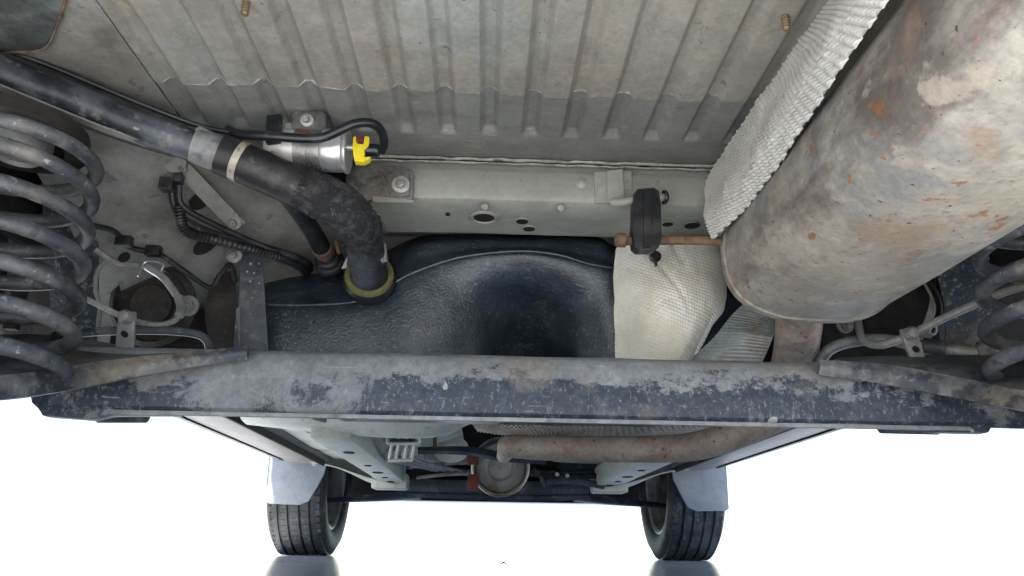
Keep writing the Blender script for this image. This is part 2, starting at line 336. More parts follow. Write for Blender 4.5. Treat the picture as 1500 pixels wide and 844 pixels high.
# ------------------------------------------------------------ floor pan with pressed grooves
PITCHX, X0 = .0529, -.0615
def groove(x, y, yend):
    k = (x-X0)/PITCHX; d = abs(k-round(k))*PITCHX
    lat = 1-min(max((d-.0045)/.0085, 0), 1)
    lon = min(max((yend-y)/.012, 0), 1)
    return .0085*lat*lat*(3-2*lat)*lon
def floor_sheet(name, y0f, y1f, nx, ny, z, xa, xb, mt, yend, label=None):
    mb = MB(); A = []; f = []
    for j in range(ny):
        for i in range(nx):
            x = xa+(xb-xa)*i/(nx-1); a, c = y0f(x), y1f(x); y = a+(c-a)*j/(ny-1)
            A.append((x, y, z+groove(x, y, yend)+.0012*noise.noise(Vector((x*9, y*9, 0)))))
    for j in range(ny-1):
        for i in range(nx-1): f.append((j*nx+i, (j+1)*nx+i, (j+1)*nx+i+1, j*nx+i+1))
    n = len(A); A2 = [(x, y, q+.0012) for x, y, q in A]; mb.add(A+A2, f+[tuple(k+n for k in q[::-1]) for q in f])
    for i in range(nx-1):
        o_ = (ny-1)*nx; mb.f.append((o_+i+1, o_+i, o_+i+n, o_+i+1+n))
    return build(name, mb, mt, label=label)
wav = lambda x: .765+.006*noise.noise(Vector((x*22, 1.3, 0)))+.003*noise.noise(Vector((x*90, 4, 0)))
fp = floor_sheet('floor_pan', lambda x: .24, wav, 560, 60, ZF-.0016, -.45, .64, M_floor, .862, 'pale grey ribbed floor pan with dirt smears')
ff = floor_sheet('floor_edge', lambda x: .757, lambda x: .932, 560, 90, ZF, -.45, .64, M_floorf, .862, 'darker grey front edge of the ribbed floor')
bd = MB().tube([Vector((-.45+1.05*k/140, wav(-.45+1.05*k/140)-.001, ZF-.0006+groove(-.45+1.05*k/140, .7, .862))) for k in range(141)], [.0008, .0016, .0007, .0018, .001, .0015, .0008], straight=True, seg=6, wob=.001, ws=120)
build('seam_bead', bd, M_seal, fp)
# plain outer strip of the floor on the left, with the rounded raised panel in the corner
G = [[Vector((-.655, .24, .548)), Vector((-.56, .24, .5485)), Vector((-.452, .24, .5485))], [Vector((-.655, .6, .545)), Vector((-.56, .6, .548)), Vector((-.452, .6, .5485))], [Vector((-.655, .90, .53)), Vector((-.56, .90, .545)), Vector((-.452, .91, .549))]]
build('floor_side', MB().sheet(G, 24, 40, .0015), M_rail, label='stained grey floor edge above the filler pipe')
poly = [at(x, y, Z=.541) for x, y in ((-160, 92), (-60, 82), (0, 76), (50, 74), (66, 68), (76, 52), (88, 20), (98, -10), (125, -120))] + [Vector((-.62, .26, .541))]
c = MB().prism(poly, (0, 0, .007), .0025)
build('corner_panel', c, M_corner, label='raised blue grey panel with rounded corner')
edge = MB().tube([at(x, y, Z=.5435) for x, y in ((-160, 93), (-60, 83), (0, 77), (50, 75), (67, 69), (77, 53), (89, 20), (99, -10), (126, -120))], .0016, 50, 6)
build('seam_line', edge, M_rusty, fp)
# threaded studs under the floor
for x, y, q in ((361, 2, (361, 14)), (1150, 24, (1146, 41))):
    a = at(x, y, Z=ZF-.002); d = Vector((0, 0, -1))
    mb = MB().lathe(a+Vector((0, 0, .004)), d, [(0, 0), (.0035, 0)]+[(.0035+.0006*(k % 2), .004+k*.0016) for k in range(10)]+[(.0028, .0205), (0, .021)], 12)
    build('stud', mb, M_stud, fp)

# ------------------------------------------------------------ crossmember
def cross_profile():
    return [(.958, .5485), (.930, .5475), (.926, .5435), (.924, .536), (.9205, .531), (.9165, .524), (.9135, .505), (.9125, .4905), (.9150, .4835), (.922, .4790), (.960, .4775), (1.015, .4765), (1.019, .480), (1.02, .55)]
prof = cross_profile(); mb = MB(); nx = 120; xa, xb = -.235, .62
dents = [(.028, .498, .012, .004), (-.06, .4835, .0022, -.002), (.075, .4835, .0022, -.002), (-.15, .515, .03, .001)]
for i in range(nx):
    x = xa+(xb-xa)*i/(nx-1)
    for y, z in prof:
        dy = .0012*noise.noise(Vector((x*14, z*30, 2)))
        mb.v.append(Vector((x, y+dy, z+.0008*noise.noise(Vector((x*10, y*20, 5))))))
n = len(prof)
for i in range(nx-1):
    for k in range(n-1): mb.f.append((i*n+k, (i+1)*n+k, (i+1)*n+k+1, i*n+k+1))
xm = build('crossmember', mb, M_cross, label='clean grey floor crossmember with drain holes')
# wavy spot-weld flange and sealed seam above
for (yy, zz, dz, r_, mt, nm, sd_) in ((.919, .5445, .0015, .0020, M_seal, 'seam_bead', 1), (.9165, .5375, .0012, .0013, M_seal, 'seam_bead', 2)):
    P = [Vector((xa+(.80)*k/60, yy-.003, zz+dz*noise.noise(Vector((k*.6, sd_*7, 0)))*1.4)) for k in range(61)]
    build(nm, MB().tube(P, r_, 160, 6, wob=.001, ws=90), mt, xm)
G = [pts((535, 340, 1.022), (760, 340, 1.022), (1070, 345, 1.022)), pts((500, 347, 1.20), (760, 347, 1.20), (1070, 350, 1.20)), pts((500, 415, 1.34), (760, 415, 1.34), (1070, 415, 1.34))]
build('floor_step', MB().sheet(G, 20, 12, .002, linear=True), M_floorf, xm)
# holes in the bottom face: flat near-black discs painting the shade inside, with a rolled rim
def hole(px, py, rx, parent=xm, z=None, Y=None, flat=Vector((0, 0, -1)), asp=1.0, rim=None, mt=M_hole):
    c_ = at(px, py, Z=z) if z is not None else at(px, py, Y=Y)
    c_ = c_+flat*.0022
    u = flat.orthogonal().normalized()
    if abs(flat.z) > .9: u = Vector((1, 0, 0))
    v_ = flat.cross(u)
    m_ = MB(); V = [c_+u*rx*math.cos(a*math.pi/12)+v_*rx*asp*math.sin(a*math.pi/12) for a in range(24)]
    m_.add(V+[q-flat*.003 for q in V], [tuple(range(24)), tuple(range(47, 23, -1))]+[((k+1) % 24, k, k+24, (k+1) % 24+24) for k in range(24)])
    o_ = build('hole', m_, mt, parent)
    if rim:
        r_ = MB().tube([c_-flat*.001+u*(rx+rim)*math.cos(a*math.pi/16)+v_*(rx*asp+rim)*math.sin(a*math.pi/16) for a in range(33)], rim, straight=True, seg=8, cap=False)
        build('hole_rim', r_, M_cross, parent)
for px, py, r_, rim in ((709, 317, .0145, .003), (765, 323, .0085, .001), (775, 334, .0085, .001), (547, 316, .010, .001), (656, 313, .003, None), (978, 327, .0075, .001), (1014, 329, .011, .001)):
    hole(px, py, r_, z=.4775, rim=rim)
# pressed dimples, welded pad and its peg for the exhaust hanger
for px, py in ((852, 268),):
    c_ = at(px, py, Y=.9135); build('dimple', MB().lathe(c_+Vector((0, .004, 0)), (0, -1, 0), [(.0095, 0), (.008, .004), (.004, .0065), (0, .007)], 20), M_cross, xm)
for px, py in ((710, 303), (822, 305)):
    c_ = at(px, py, Y=.914); build('dimple', MB().lathe(c_+Vector((0, .004, .002)), Vector((0, -1, -.6)), [(.006, 0), (.0045, .005), (0, .007)], 16), M_cross, xm)
pad = MB().prism(pts((870, 252, .9115), (925, 251, .9115), (927, 297, .9105), (872, 297, .9105)), (0, .003, 0), .0008)
build('hanger_pad', pad, M_cross, xm)
pad = MB().prism(pts((889, 250, .908), (912, 247, .905), (916, 297, .905), (906, 300, .907), (889, 296, .909)), (0, .010, 0), .0018)
build('hanger_bracket', pad, M_cross, xm)
# rusty stamped plate with flange bolt at the crossmember's end
pl = MB().prism(pts((508, 240, .905), (590, 243, .905), (603, 248, .905), (606, 255, .905), (605, 292, .904), (545, 292, .904), (520, 300, .904), (505, 290, .905)), (0, .006, 0), .0016)
plo = build('rusty_plate', pl, M_zinc, label='rust stained bracket plate with flange bolt')
pr = MB().prism(pts((545, 243, .9055), (590, 246, .9035), (600, 252, .9030), (600, 288, .9020), (570, 288, .9025), (566, 262, .9035)), (0, .004, 0), .0018); build('pressed_step', pr, M_zinc, plo)
def bolt(c_, nrm, r, parent, mt=M_bolt, hexr=None):
    c_ = Vector(c_); nrm = Vector(nrm).normalized(); hexr = hexr or r*.56
    m_ = MB().lathe(c_-nrm*.002, nrm, [(r, 0), (r, .0035), (r*.9, .0045), (r*.55, .005), (0, .005)], 24)
    m_.lathe(c_, nrm, [(hexr, .002), (hexr, .0075), (hexr*.86, .009), (0, .009)], 6)
    m_.lathe(c_, nrm, [(hexr*.45, .008), (hexr*.45, .012), (hexr*.3, .013), (0, .013)], 12)
    return build('bolt', m_, mt, parent, angle=25)
bolt(at(587, 271, Y=.903), (0, -1, -.15), .0125, plo)
pr = MB().prism(pts((546, 287, .903), (606, 293, .903), (606, 297, .903), (546, 296, .903), (545, 284, .903)), (0, .006, 0), .001); build('weld_tab', pr, M_cross, xm)

# ------------------------------------------------------------ grey wheelhouse / side panel left
G = [pts((-20, 140, .715), (70, 168, .755), (170, 205, .80), (270, 235, .86), (380, 262, .93), (470, 285, .985), (540, 300, 1.02)),
     pts((20, 200, .76), (100, 222, .80), (190, 250, .85), (280, 275, .905), (370, 292, .955), (460, 312, 1.00), (545, 322, 1.03)),
     pts((70, 280, .84), (130, 295, .87), (200, 312, .915), (280, 328, .955), (370, 338, .995), (460, 345, 1.035), (560, 350, 1.06)),
     pts((110, 350, .91), (160, 362, .94), (220, 372, .97), (290, 378, 1.01), (370, 380, 1.05), (470, 380, 1.09), (570, 378, 1.12)),
     pts((130, 420, 1.0), (175, 428, 1.02), (230, 432, 1.05), (300, 428, 1.08), (380, 420, 1.12), (480, 410, 1.16), (580, 405, 1.20)),
     pts((140, 520, 1.12), (180, 525, 1.14), (240, 525, 1.16), (310, 520, 1.19), (390, 510, 1.22), (490, 480, 1.26), (590, 440, 1.30))]
def bumps(u, v, s_, t_):
    a = math.exp(-((s_-.40)/.10)**2-((t_-.28)/.10)**2)*.010
    return a + .0015*noise.noise(Vector((u*12, v*12, 3)))
rp = build('wheelhouse_panel', MB().sheet(G, 110, 110, .003, bumps), M_rail, label='grey wheelhouse panel behind the left spring')
def facing(px, py, Y): return Vector((0, -.8, -.6))
for px, py, r_, asp, Y in ((292, 295, .014, .7, .925), (182, 377, .008, .75, .945), (302, 358, .020, .5, .975), (62, 208, .004, 1, .76)):
    n_ = tocam(at(px, py, Y=Y)); hole(px, py, r_, rp, Y=Y-.008, flat=n_, asp=asp)
# stay: flat bar across the panel, with its bolt
st = MB().bar(at(258, 236, Y=.86), at(350, 332, Y=.945), .0225, .004, (0, -.8, -.6), .001)
st.lathe(at(256, 234, Y=.856), (0, -.8, -.6), [(0, -.003), (.016, -.003), (.016, .003), (0, .003)], 20)
sto = build('stay_bar', st, M_rail, label='flat grey stay bar beside the filler pipe')
bolt(at(343, 326, Y=.938), (0, -.8, -.6), .010, sto, M_rail)
bolt(at(267, 246, Y=.864), (0, -.8, -.6), .006, sto, M_dusty)
fl = MB().tube(pts((343, 262, .905), (400, 272, .93), (440, 290, .95)), [.007, .012, .008], 24, 12)
build('rail_swage', fl, M_cross, rp)

# wiring on the left
wr = MB().tube(pts((252, 268, .87), (256, 300, .885), (275, 326, .90), (330, 348, .935), (400, 366, .98), (438, 379, 1.0), (452, 388, 1.08), (456, 400, 1.16)), .0052, 60, 10)
h1 = build('wiring_conduit', wr, M_rubber, label='black corrugated cable loom')
wr = MB(); C_ = smooth_path(pts((262, 300, .88), (272, 338, .90), (310, 350, .92), (370, 366, .96), (410, 378, .985), (440, 390, 1.05), (450, 402, 1.15)), 160)
wr.tube(C_, [(.0068 if k % 3 else .0056) for k in range(160)], straight=True, seg=10)
build('corrugated_sleeve', wr, M_rubber, h1)
wr = MB().tube(pts((262, 272, .87), (266, 300, .88), (300, 322, .905), (360, 350, .95), (410, 370, .985), (445, 386, 1.06), (452, 398, 1.15)), .0042, 50, 8); build('cable', wr, M_rubber, h1)
wr = MB().box(at(246, 271, Y=.865), (.009, 0, 0), (0, .008, 0), (0, 0, .008), .002); wr.box(at(262, 262, Y=.865), (.005, 0, 0), (0, .006, 0), (0, 0, .006), .001); build('connector', wr, M_rubber, h1)
wr = MB().tube(pts((120, 328, .86), (165, 338, .895), (190, 362, .925), (232, 372, .955), (268, 396, .985), (308, 421, 1.02), (325, 400, 1.02), (337, 388, 1.03), (345, 412, 1.05)), .0038, 90, 8)
cb = build('sensor_cable', wr, M_rubber, label='thin black sensor cable clipped to the panel')
for px, py, Y in ((182, 354, .91), (225, 368, .945)):
    build('cable_clip', MB().box(at(px, py, Y=Y), (.010, 0, 0), (0, .006, 0), (0, 0, .007), .002), M_rubber, cb)
# brake pipe loop with bright segment
bp = MB().tube(pts((-30, 372, .72), (60, 405, .80), (130, 440, .875), (186, 466, .90), (225, 476, .91), (255, 470, .925), (265, 450, .94), (258, 430, .95), (240, 408, .955), (212, 390, .955), (170, 384, .945), (140, 365, .93)), .0037, 120, 10)
bpo = build('brake_line', bp, M_dusty, label='grey brake line looping to the left axle bracket')
build('bright_pipe', MB().tube(pts((258, 432, .945), (240, 408, .950), (215, 391, .950)), .0048, 30, 10), M_alu, bpo)
build('hose_sleeve', MB().tube(pts((263, 462, .930), (266, 450, .938), (262, 436, .943)), .0062, 16, 10), M_dusty, bpo)
build('wire_clip', MB().tube(pts((202, 405, .94), (213, 384, .945), (238, 387, .945), (236, 398, .945)), .0014, 30, 6), M_alu, bpo)
bp = MB().tube(pts((80, 492, .83), (140, 486, .88), (220, 484, .91), (280, 488, .93), (302, 498, .94), (308, 520, .95)), .0052, 60, 10)
build('axle_hose', bp, M_tubeblk, label='dark hose running above the left axle arm')
# round bush housing in the shade behind the beam
bh = MB().lathe(at(228, 447, Y=1.03), (0, -1, -.25), [(.058, 0), (.060, .010), (.052, .016), (.050, .006), (.030, .008), (.028, .016), (0, .017)], 36)
bho = build('bush_housing', bh, M_brown, label='dark round bush housing behind the brake line')
bolt(at(276, 448, Y=.985), (0, -1, -.2), .014, bho, M_dusty, .010)
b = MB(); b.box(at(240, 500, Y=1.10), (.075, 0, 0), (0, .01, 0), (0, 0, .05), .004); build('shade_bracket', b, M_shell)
b = MB().sheet([pts((318, 400, 1.06), (345, 395, 1.06)), pts((300, 450, 1.05), (345, 445, 1.06)), pts((310, 520, 1.08), (345, 520, 1.08))], 8, 20, .003); build('tank_side_bracket', b, M_brown)

# gritty liner, and the lip of the arch beside it (both sides)
G = [pts((58, 215, .86), (95, 218, .86), (128, 260, .86)), pts((62, 300, .90), (100, 300, .895), (138, 325, .90)), pts((70, 400, .955), (108, 400, .945), (145, 400, .955)), pts((80, 530, 1.0), (112, 530, .99), (142, 520, 1.0))]
gl = build('arch_liner', MB().sheet(G, 20, 50, .004, lambda u, v, s_, t_: .003*noise.noise(Vector((u*60, v*60, 1)))), M_grit, label='gritty blue black arch liner behind the left spring')
build('folded_lip', MB().tube(pts((153, 382, .93), (142, 400, .935), (140, 425, .94), (146, 450, .945), (143, 485, .95)), .0028, 40, 8, wob=.001), M_rail, gl)
b = MB().prism(pts((-200, 150, .95), (64, 150, .95), (80, 540, 1.06), (-200, 560, 1.06)), (0, .004, 0), 0)
bo = build('arch_back', b, M_brown, label='brown dirty panels behind the left spring')
for xx, y0, y1 in ((12, 225, 330), (40, 240, 345), (25, 420, 470)):
    b = MB().box(at(xx, (y0+y1)/2, Y=.945), (.008, 0, 0), (0, .006, 0), (0, 0, .035), .002)
    build('stiffener', b, M_shell, bo)
G = [pts((1345, 330, .90), (1400, 325, .885), (1445, 320, .89)), pts((1372, 400, .93), (1410, 400, .92), (1450, 395, .925)), pts((1385, 470, .96), (1420, 470, .95), (1455, 465, .955)), pts((1380, 540, 1.0), (1420, 540, .99), (1460, 535, 1.0))]
gr = build('arch_liner', MB().sheet(G, 20, 40, .004, lambda u, v, s_, t_: .003*noise.noise(Vector((u*60, v*60, 9)))), M_grit, label='gritty blue black arch liner beside the muffler')
build('folded_lip', MB().sheet([pts((1352, 415, .90), (1366, 440, .90)), pts((1362, 440, .905), (1368, 455, .905)), pts((1345, 500, .93), (1364, 495, .93))], 5, 20, .003), M_rail, gr)
b = MB().prism(pts((1440, 250, .96), (1650, 250, .96), (1650, 560, 1.06), (1440, 560, 1.06)), (0, .004, 0), 0)
build('arch_back', b, M_brown, label='brown dirty panel behind the right spring')
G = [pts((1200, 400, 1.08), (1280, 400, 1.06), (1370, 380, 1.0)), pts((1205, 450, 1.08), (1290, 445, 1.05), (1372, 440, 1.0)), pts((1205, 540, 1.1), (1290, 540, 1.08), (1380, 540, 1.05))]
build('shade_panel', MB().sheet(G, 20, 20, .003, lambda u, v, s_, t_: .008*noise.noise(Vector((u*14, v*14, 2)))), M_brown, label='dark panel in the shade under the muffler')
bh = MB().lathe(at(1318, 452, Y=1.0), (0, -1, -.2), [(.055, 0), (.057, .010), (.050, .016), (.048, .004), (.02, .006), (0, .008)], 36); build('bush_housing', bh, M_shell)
bolt(at(1238, 476, Y=1.02), (0, -1, -.2), .012, sto if False else CAR, M_dusty, .009)

# ------------------------------------------------------------ coil springs
def spring(top, bot, rt, rb, turns, phase, name_label, hand=1):
    N = 420; P = []
    for k in range(N):
        t = k/(N-1); tt = min(max((t-.05)/.90, 0), 1); c_ = top.lerp(bot, .02+.96*tt); r_ = rt+(rb-rt)*t
        if t > .93: r_ *= 1-(t-.93)*2.2
        a = phase+hand*t*turns*2*math.pi
        P.append(c_+Vector((math.cos(a)*r_, math.sin(a)*r_, 0)))
    return build('coil_spring', MB().tube(P, .0080, straight=True, seg=12), M_spring, label=name_label)
top, bot = at(20, 222, Y=.715), at(-16, 545, Y=.70)
spring(top, bot, .0775, .063, 6.6, -1.2, 'dusty blue grey coil spring beside the filler pipe', 1)
topr, botr = at(1520, 230, Y=.715), at(1560, 565, Y=.70)
spring(topr, botr, .066, .060, 6.6, 1.9, 'dusty blue grey coil spring beside the muffler', -1)
for c_, b_, lab in ((top, bot, 1), (topr, botr, 0)):
    us = MB().lathe(c_+Vector((0, 0, -.004)), (0, 0, 1), [(.045, .012), (.066, .012), (.070, .018), (.066, .034), (.05, .04), (0, .042)], 40)
    uso = build('spring_cup', us, M_shell)
    build('bump_stop', MB().lathe(c_+Vector((.012, -.01, .01)), (0, 0, -1), [(.030, 0), (.030, .006), (.024, .020), (.021, .023), (.018, .019), (0, .018)], 32), M_dusty, uso)

# ------------------------------------------------------------ twist beam axle
prof = [(.875, .20), (.872, .232), (.850, .2465), (.832, .2485), (.818, .2455), (.808, .2385), (.8025, .2270), (.800, .210), (.7995, .190), (.8005, .1785), (.8045, .1740), (.812, .1745), (.860, .195)]
mb = MB(); nx = 140; xa, xb = -.515, .535; n = len(prof)
for i in range(nx):
    x = xa+(xb-xa)*i/(nx-1)
    for y, z in prof:
        mb.v.append(Vector((x, y+.0010*noise.noise(Vector((x*16, z*40, 1))), z+.0007*noise.noise(Vector((x*12, y*30, 4))))))
for i in range(nx-1):
    for k in range(n): mb.f.append((i*n+k, i*n+(k+1) % n, (i+1)*n+(k+1) % n, (i+1)*n+k))
mb.f.append(tuple(range(n-1, -1, -1))); mb.f.append(tuple((nx-1)*n+k for k in range(n)))
ax = build('axle_beam', mb, M_black, label='black twist beam axle with flaking dusty paint')
lip = MB().box((.01, .8045, .1722), (.46, 0, 0), (0, .003, 0), (0, 0, .0022), .0006); build('bottom_lip', lip, M_dusty, ax)
for poly in (((40, 560), (45, 590), (56, 600), (60, 609), (130, 614), (160, 607), (260, 607), (300, 570), (300, 545)),
             ((1215, 560), (1200, 590), (1215, 625), (1358, 624), (1374, 632), (1450, 634), (1457, 620), (1500, 613), (1560, 600), (1560, 570), (1400, 552))):
    build('end_plate', MB().prism(pts(*[(x, y, .8035) for x, y in poly]), (0, .02, 0), .003), M_black, ax)
build('stub_tube', MB().tube([at(145, 604, Y=.86), at(215, 604, Y=.86)], .012, 6, 14), M_arm, ax)
build('stub_tube', MB().tube([at(1290, 620, Y=.86), at(1372, 622, Y=.86)], .012, 6, 14), M_arm, ax)
# arm flanges: curved plates that run from the beam to the spring pans
def arm(topp, botp, label):
    G = [pts(*topp), [a.lerp(b_, .5)+Vector((0, -.004, 0)) for a, b_ in zip(pts(*topp), pts(*botp))], pts(*botp)]
    return build('trailing_arm', MB().sheet(G, 60, 12, .006), M_arm, ax, label=label)
arm(((364, 506, .793), (300, 513, .79), (200, 523, .77), (120, 533, .735), (40, 546, .68), (-60, 556, .63), (-160, 560, .60)),
    ((363, 527, .792), (300, 535, .788), (205, 551, .766), (120, 568, .73), (40, 581, .675), (-60, 588, .625), (-160, 590, .595)), 'dusty trailing arm flange under the left spring')
arm(((1200, 527, .793), (1290, 533, .79), (1380, 548, .77), (1450, 562, .735), (1520, 576, .69), (1620, 588, .64), (1700, 592, .61)),
    ((1199, 549, .792), (1290, 562, .788), (1380, 579, .766), (1450, 592, .73), (1520, 604, .685), (1620, 612, .635), (1700, 616, .605)), 'dusty trailing arm flange under the right spring')
# spring pans on the arms
for G in ([pts((-160, 500, .80), (0, 490, .83), (90, 492, .86), (200, 508, .86), (330, 514, .845)), pts((-160, 535, .66), (0, 520, .74), (90, 524, .77), (200, 520, .80), (335, 512, .812)), pts((-160, 560, .605), (0, 552, .66), (100, 536, .725), (200, 523, .775), (340, 510, .795))],
          [pts((1700, 535, .80), (1500, 520, .83), (1420, 520, .86), (1330, 520, .86), (1230, 524, .845)), pts((1700, 565, .66), (1500, 545, .75), (1420, 538, .78), (1330, 530, .81), (1225, 526, .815)), pts((1700, 592, .615), (1500, 572, .70), (1420, 556, .752), (1330, 540, .783), (1215, 529, .795))]):
    build('spring_pan', MB().sheet(G, 40, 20, .004), M_arm, ax)
# upright cable brackets on the beam
for q, label in ((((168, 512), (172, 470), (176, 458), (198, 456), (197, 472), (196, 512)), 'left'), (((1337, 532), (1322, 492), (1320, 482), (1340, 480), (1346, 490), (1358, 532)), 'right')):
    Y = .845
    bro = build('cable_bracket', MB().prism(pts(*[(x, y, Y) for x, y in q]), (0, .005, 0), .001), M_dusty, ax)
    xx = sum(a for a, _ in q)/6; yy = 490 if label == 'left' else 512
    # a bracket's own hole and bolt stay in the bracket's plane
    hole(183 if label == 'left' else 1341, yy, .0032, ax, Y=Y, flat=Vector((0, -1, 0)), asp=1.4)
    cc = at(186 if label == 'left' else 1333, 465 if label == 'left' else 489, Y=Y-.002)
    build('cable_stop', MB().lathe(cc, (0, -1, -.1), [(.0085, -.006), (.0085, .006), (.006, .010), (0, .011)], 8), M_dusty, ax)
# right hand pipes
bp = MB().tube(pts((1560, 408, .72), (1480, 425, .78), (1400, 458, .83), (1340, 487, .845), (1310, 500, .86), (1285, 506, .88), (1264, 497, .90), (1257, 472, .92), (1258, 455, .93)), .0048, 90, 10)
build('brake_line', bp, M_dusty, label='grey brake line under the muffler end')
bp = MB().tube(pts((1198, 535, .95), (1215, 512, .94), (1250, 500, .93), (1300, 498, .92), (1350, 507, .90), (1420, 515, .87), (1480, 518, .84)), .0075, 60, 12)
hb = build('handbrake_cable', bp, M_dusty, label='sheathed handbrake cable above the right axle arm')
build('cable_sleeve', MB().tube(pts((1352, 507, .888), (1385, 511, .878)), .0105, 6, 12), M_arm, hb)
build('cable_sleeve', MB().tube(pts((1432, 515, .860), (1448, 513, .855), (1465, 506, .85)), [.0105, .013, .010], 10, 12), M_arm, hb)
build('wire_hook', MB().tube(pts((1366, 470, .90), (1372, 482, .90), (1368, 490, .90), (1362, 486, .90), (1366, 478, .90)), .0013, 30, 6), M_alu, hb)

# ------------------------------------------------------------ fuel tank
def tk(*a): return [at(x, y, Y) for x, y, Y in a]
G = [tk((352, 365, 1.20), (450, 372, 1.19), (540, 376, 1.18), (600, 352, 1.18), (645, 341, 1.17), (760, 343, 1.17), (870, 346, 1.17), (905, 362, 1.17), (1000, 372, 1.18), (1100, 380, 1.2)),
     tk((352, 400, 1.135), (450, 402, 1.13), (540, 404, 1.125), (596, 364, 1.10), (640, 350, 1.085), (760, 350, 1.085), (872, 352, 1.085), (908, 374, 1.09), (1000, 385, 1.11), (1100, 395, 1.13)),
     tk((352, 436, 1.10), (450, 437, 1.095), (545, 430, 1.09), (592, 392, 1.075), (650, 372, 1.07), (760, 362, 1.07), (850, 372, 1.07), (905, 388, 1.075), (1000, 410, 1.095), (1100, 420, 1.115)),
     tk((352, 452, 1.085), (450, 452, 1.08), (545, 447, 1.075), (600, 410, 1.062), (660, 385, 1.058), (765, 376, 1.058), (855, 386, 1.06), (905, 398, 1.065), (1000, 430, 1.085), (1100, 440, 1.105)),
     tk((352, 475, 1.082), (450, 474, 1.077), (545, 470, 1.072), (610, 440, 1.06), (670, 420, 1.065), (770, 415, 1.09), (860, 420, 1.07), (905, 425, 1.065), (1000, 450, 1.085), (1100, 460, 1.105)),
     tk((352, 505, 1.083), (450, 504, 1.078), (545, 500, 1.073), (620, 480, 1.064), (690, 462, 1.085), (775, 455, 1.165), (850, 462, 1.095), (905, 468, 1.068), (1000, 480, 1.085), (1100, 490, 1.105)),
     tk((352, 545, 1.09), (450, 545, 1.085), (545, 542, 1.08), (620, 535, 1.075), (690, 530, 1.11), (775, 525, 1.24), (850, 530, 1.13), (905, 530, 1.08), (1000, 535, 1.095), (1100, 540, 1.115))]
tank = build('fuel_tank', MB().sheet(G, 150, 130, .004, lambda u, v, s_, t_: .0015*noise.noise(Vector((u*10, v*10, 6)))), M_tank, label='scuffed black plastic fuel tank with hollow arch')
b = MB(); slabb = b.box((-.03, 1.28, .285), (.30, 0, 0), (0, .15, 0), (0, 0, .025), .01); build('tank_bottom', b, M_tank, tank)
lipP = tk((388, 446, 1.078), (450, 447, 1.074), (520, 442, 1.070), (560, 425, 1.064), (600, 402, 1.057), (655, 382, 1.052), (700, 373, 1.050), (765, 368, 1.050), (820, 374, 1.051), (860, 386, 1.053), (905, 394, 1.058))
build('moulding_seam', MB().tube(lipP, .0024, 90, 8, wob=.0006), M_tank, tank)
for x in (650, 735, 765, 850):
    build('moulded_tab', MB().tube(pts((x-6, 355, 1.083), (x+7, 357, 1.080)), .0011, 6, 6), M_tubeblk, tank)
# strap at the tank's left end
sp_ = MB().sheet([pts((352, 370, 1.02), (383, 372, 1.02)), pts((352, 405, 1.015), (386, 405, 1.015)), pts((350, 440, 1.03), (388, 440, 1.03)), pts((348, 530, 1.05), (394, 530, 1.05))], 6, 40, .004)
tso = build('tank_strap', sp_, M_tubeblk, label='dark tank strap with worn white specks')
build('strap_gusset', MB().prism(pts((346, 452, 1.03), (352, 448, 1.03), (352, 530, 1.05), (340, 530, 1.05)), (0, .005, 0), 0), M_tubeblk, tso)
b = MB()
for x, y in ((367, 386), (379, 386), (366, 412), (380, 415), (372, 400), (362, 398)): b.lathe(at(x, y, Y=1.0145), (0, -1, 0), [(.0016+.0008*random.random(), -.001), (.0012, .0012), (0, .0014)], 8)
build('paint_speck', b, M_white, tso)
bolt(at(343, 374, Y=1.0), (0, -1, -.3), .011, tso, M_dusty)

# ------------------------------------------------------------ filler pipe
fpipe = build('filler_pipe', MB().tube([Vector((-.72, .57, .50))]+pts((-160, 38, .615), (-60, 82, .665), (0, 108, .70), (90, 142, .73), (190, 180, .76), (292, 217, .79)), [.0215, .0215, .0205, .0195, .0185], 60, 24), M_tubeblk, label='dusty blue black fuel filler pipe')
build('breather_pipe', MB().tube(pts((-160, 72, .625), (-60, 110, .675), (0, 133, .705), (90, 162, .74), (180, 196, .775), (262, 222, .80)), .0075, 60, 12), M_tubeblk, fpipe)
build('guard_strip', MB().sheet([pts((-60, 100, .655), (60, 150, .705), (160, 190, .745), (255, 222, .78)), pts((-60, 110, .665), (60, 158, .715), (160, 197, .755), (255, 228, .79))], 40, 4, .002), M_rail, fpipe)
build('dark_line', MB().tube(pts((-60, 52, .69), (60, 92, .725), (200, 150, .765), (290, 184, .79), (345, 196, .795)), .0032, 50, 8), M_hose, fpipe)
build('metal_sleeve', MB().tube(pts((284, 213, .787), (330, 228, .797)), [.0200, .0215, .0215], 12, 24), M_dusty, fpipe)
build('sleeve_bracket', MB().prism(pts((285, 190, .775), (292, 184, .775), (330, 202, .785), (334, 208, .785), (328, 211, .785), (290, 198, .775)), (0, .004, .001), .001), M_dusty, fpipe)
build('rubber_hose', MB().tube(pts((322, 225, .795), (345, 234, .80), (395, 256, .808), (440, 275, .815), (468, 290, .82)), [.0243, .0242, .0244, .0250, .0253], 40, 24, wob=.0012, ws=45), M_rubber, fpipe, label='black rubber filler hose with rusty band clamp')
build('clamp_band', MB().tube(pts((348, 235, .8008), (358, 239.5, .8022)), .0253, 4, 28), M_clamp, fpipe)
sl = MB().tube(pts((446, 276, .815), (470, 288, .82), (498, 303, .835), (520, 324, .865), (532, 345, .91)), [.0256, .0268, .0274, .0273, .0265], 60, 30, wob=.0035, ws=110)
fz = build('frayed_sleeve', sl, M_fuzz, fpipe, label='frayed cloth sleeve on the filler hose')
hb_ = MB(); CP = smooth_path(pts((444, 275, .815), (470, 288, .82), (498, 303, .835), (520, 324, .865), (533, 347, .914)), 60)
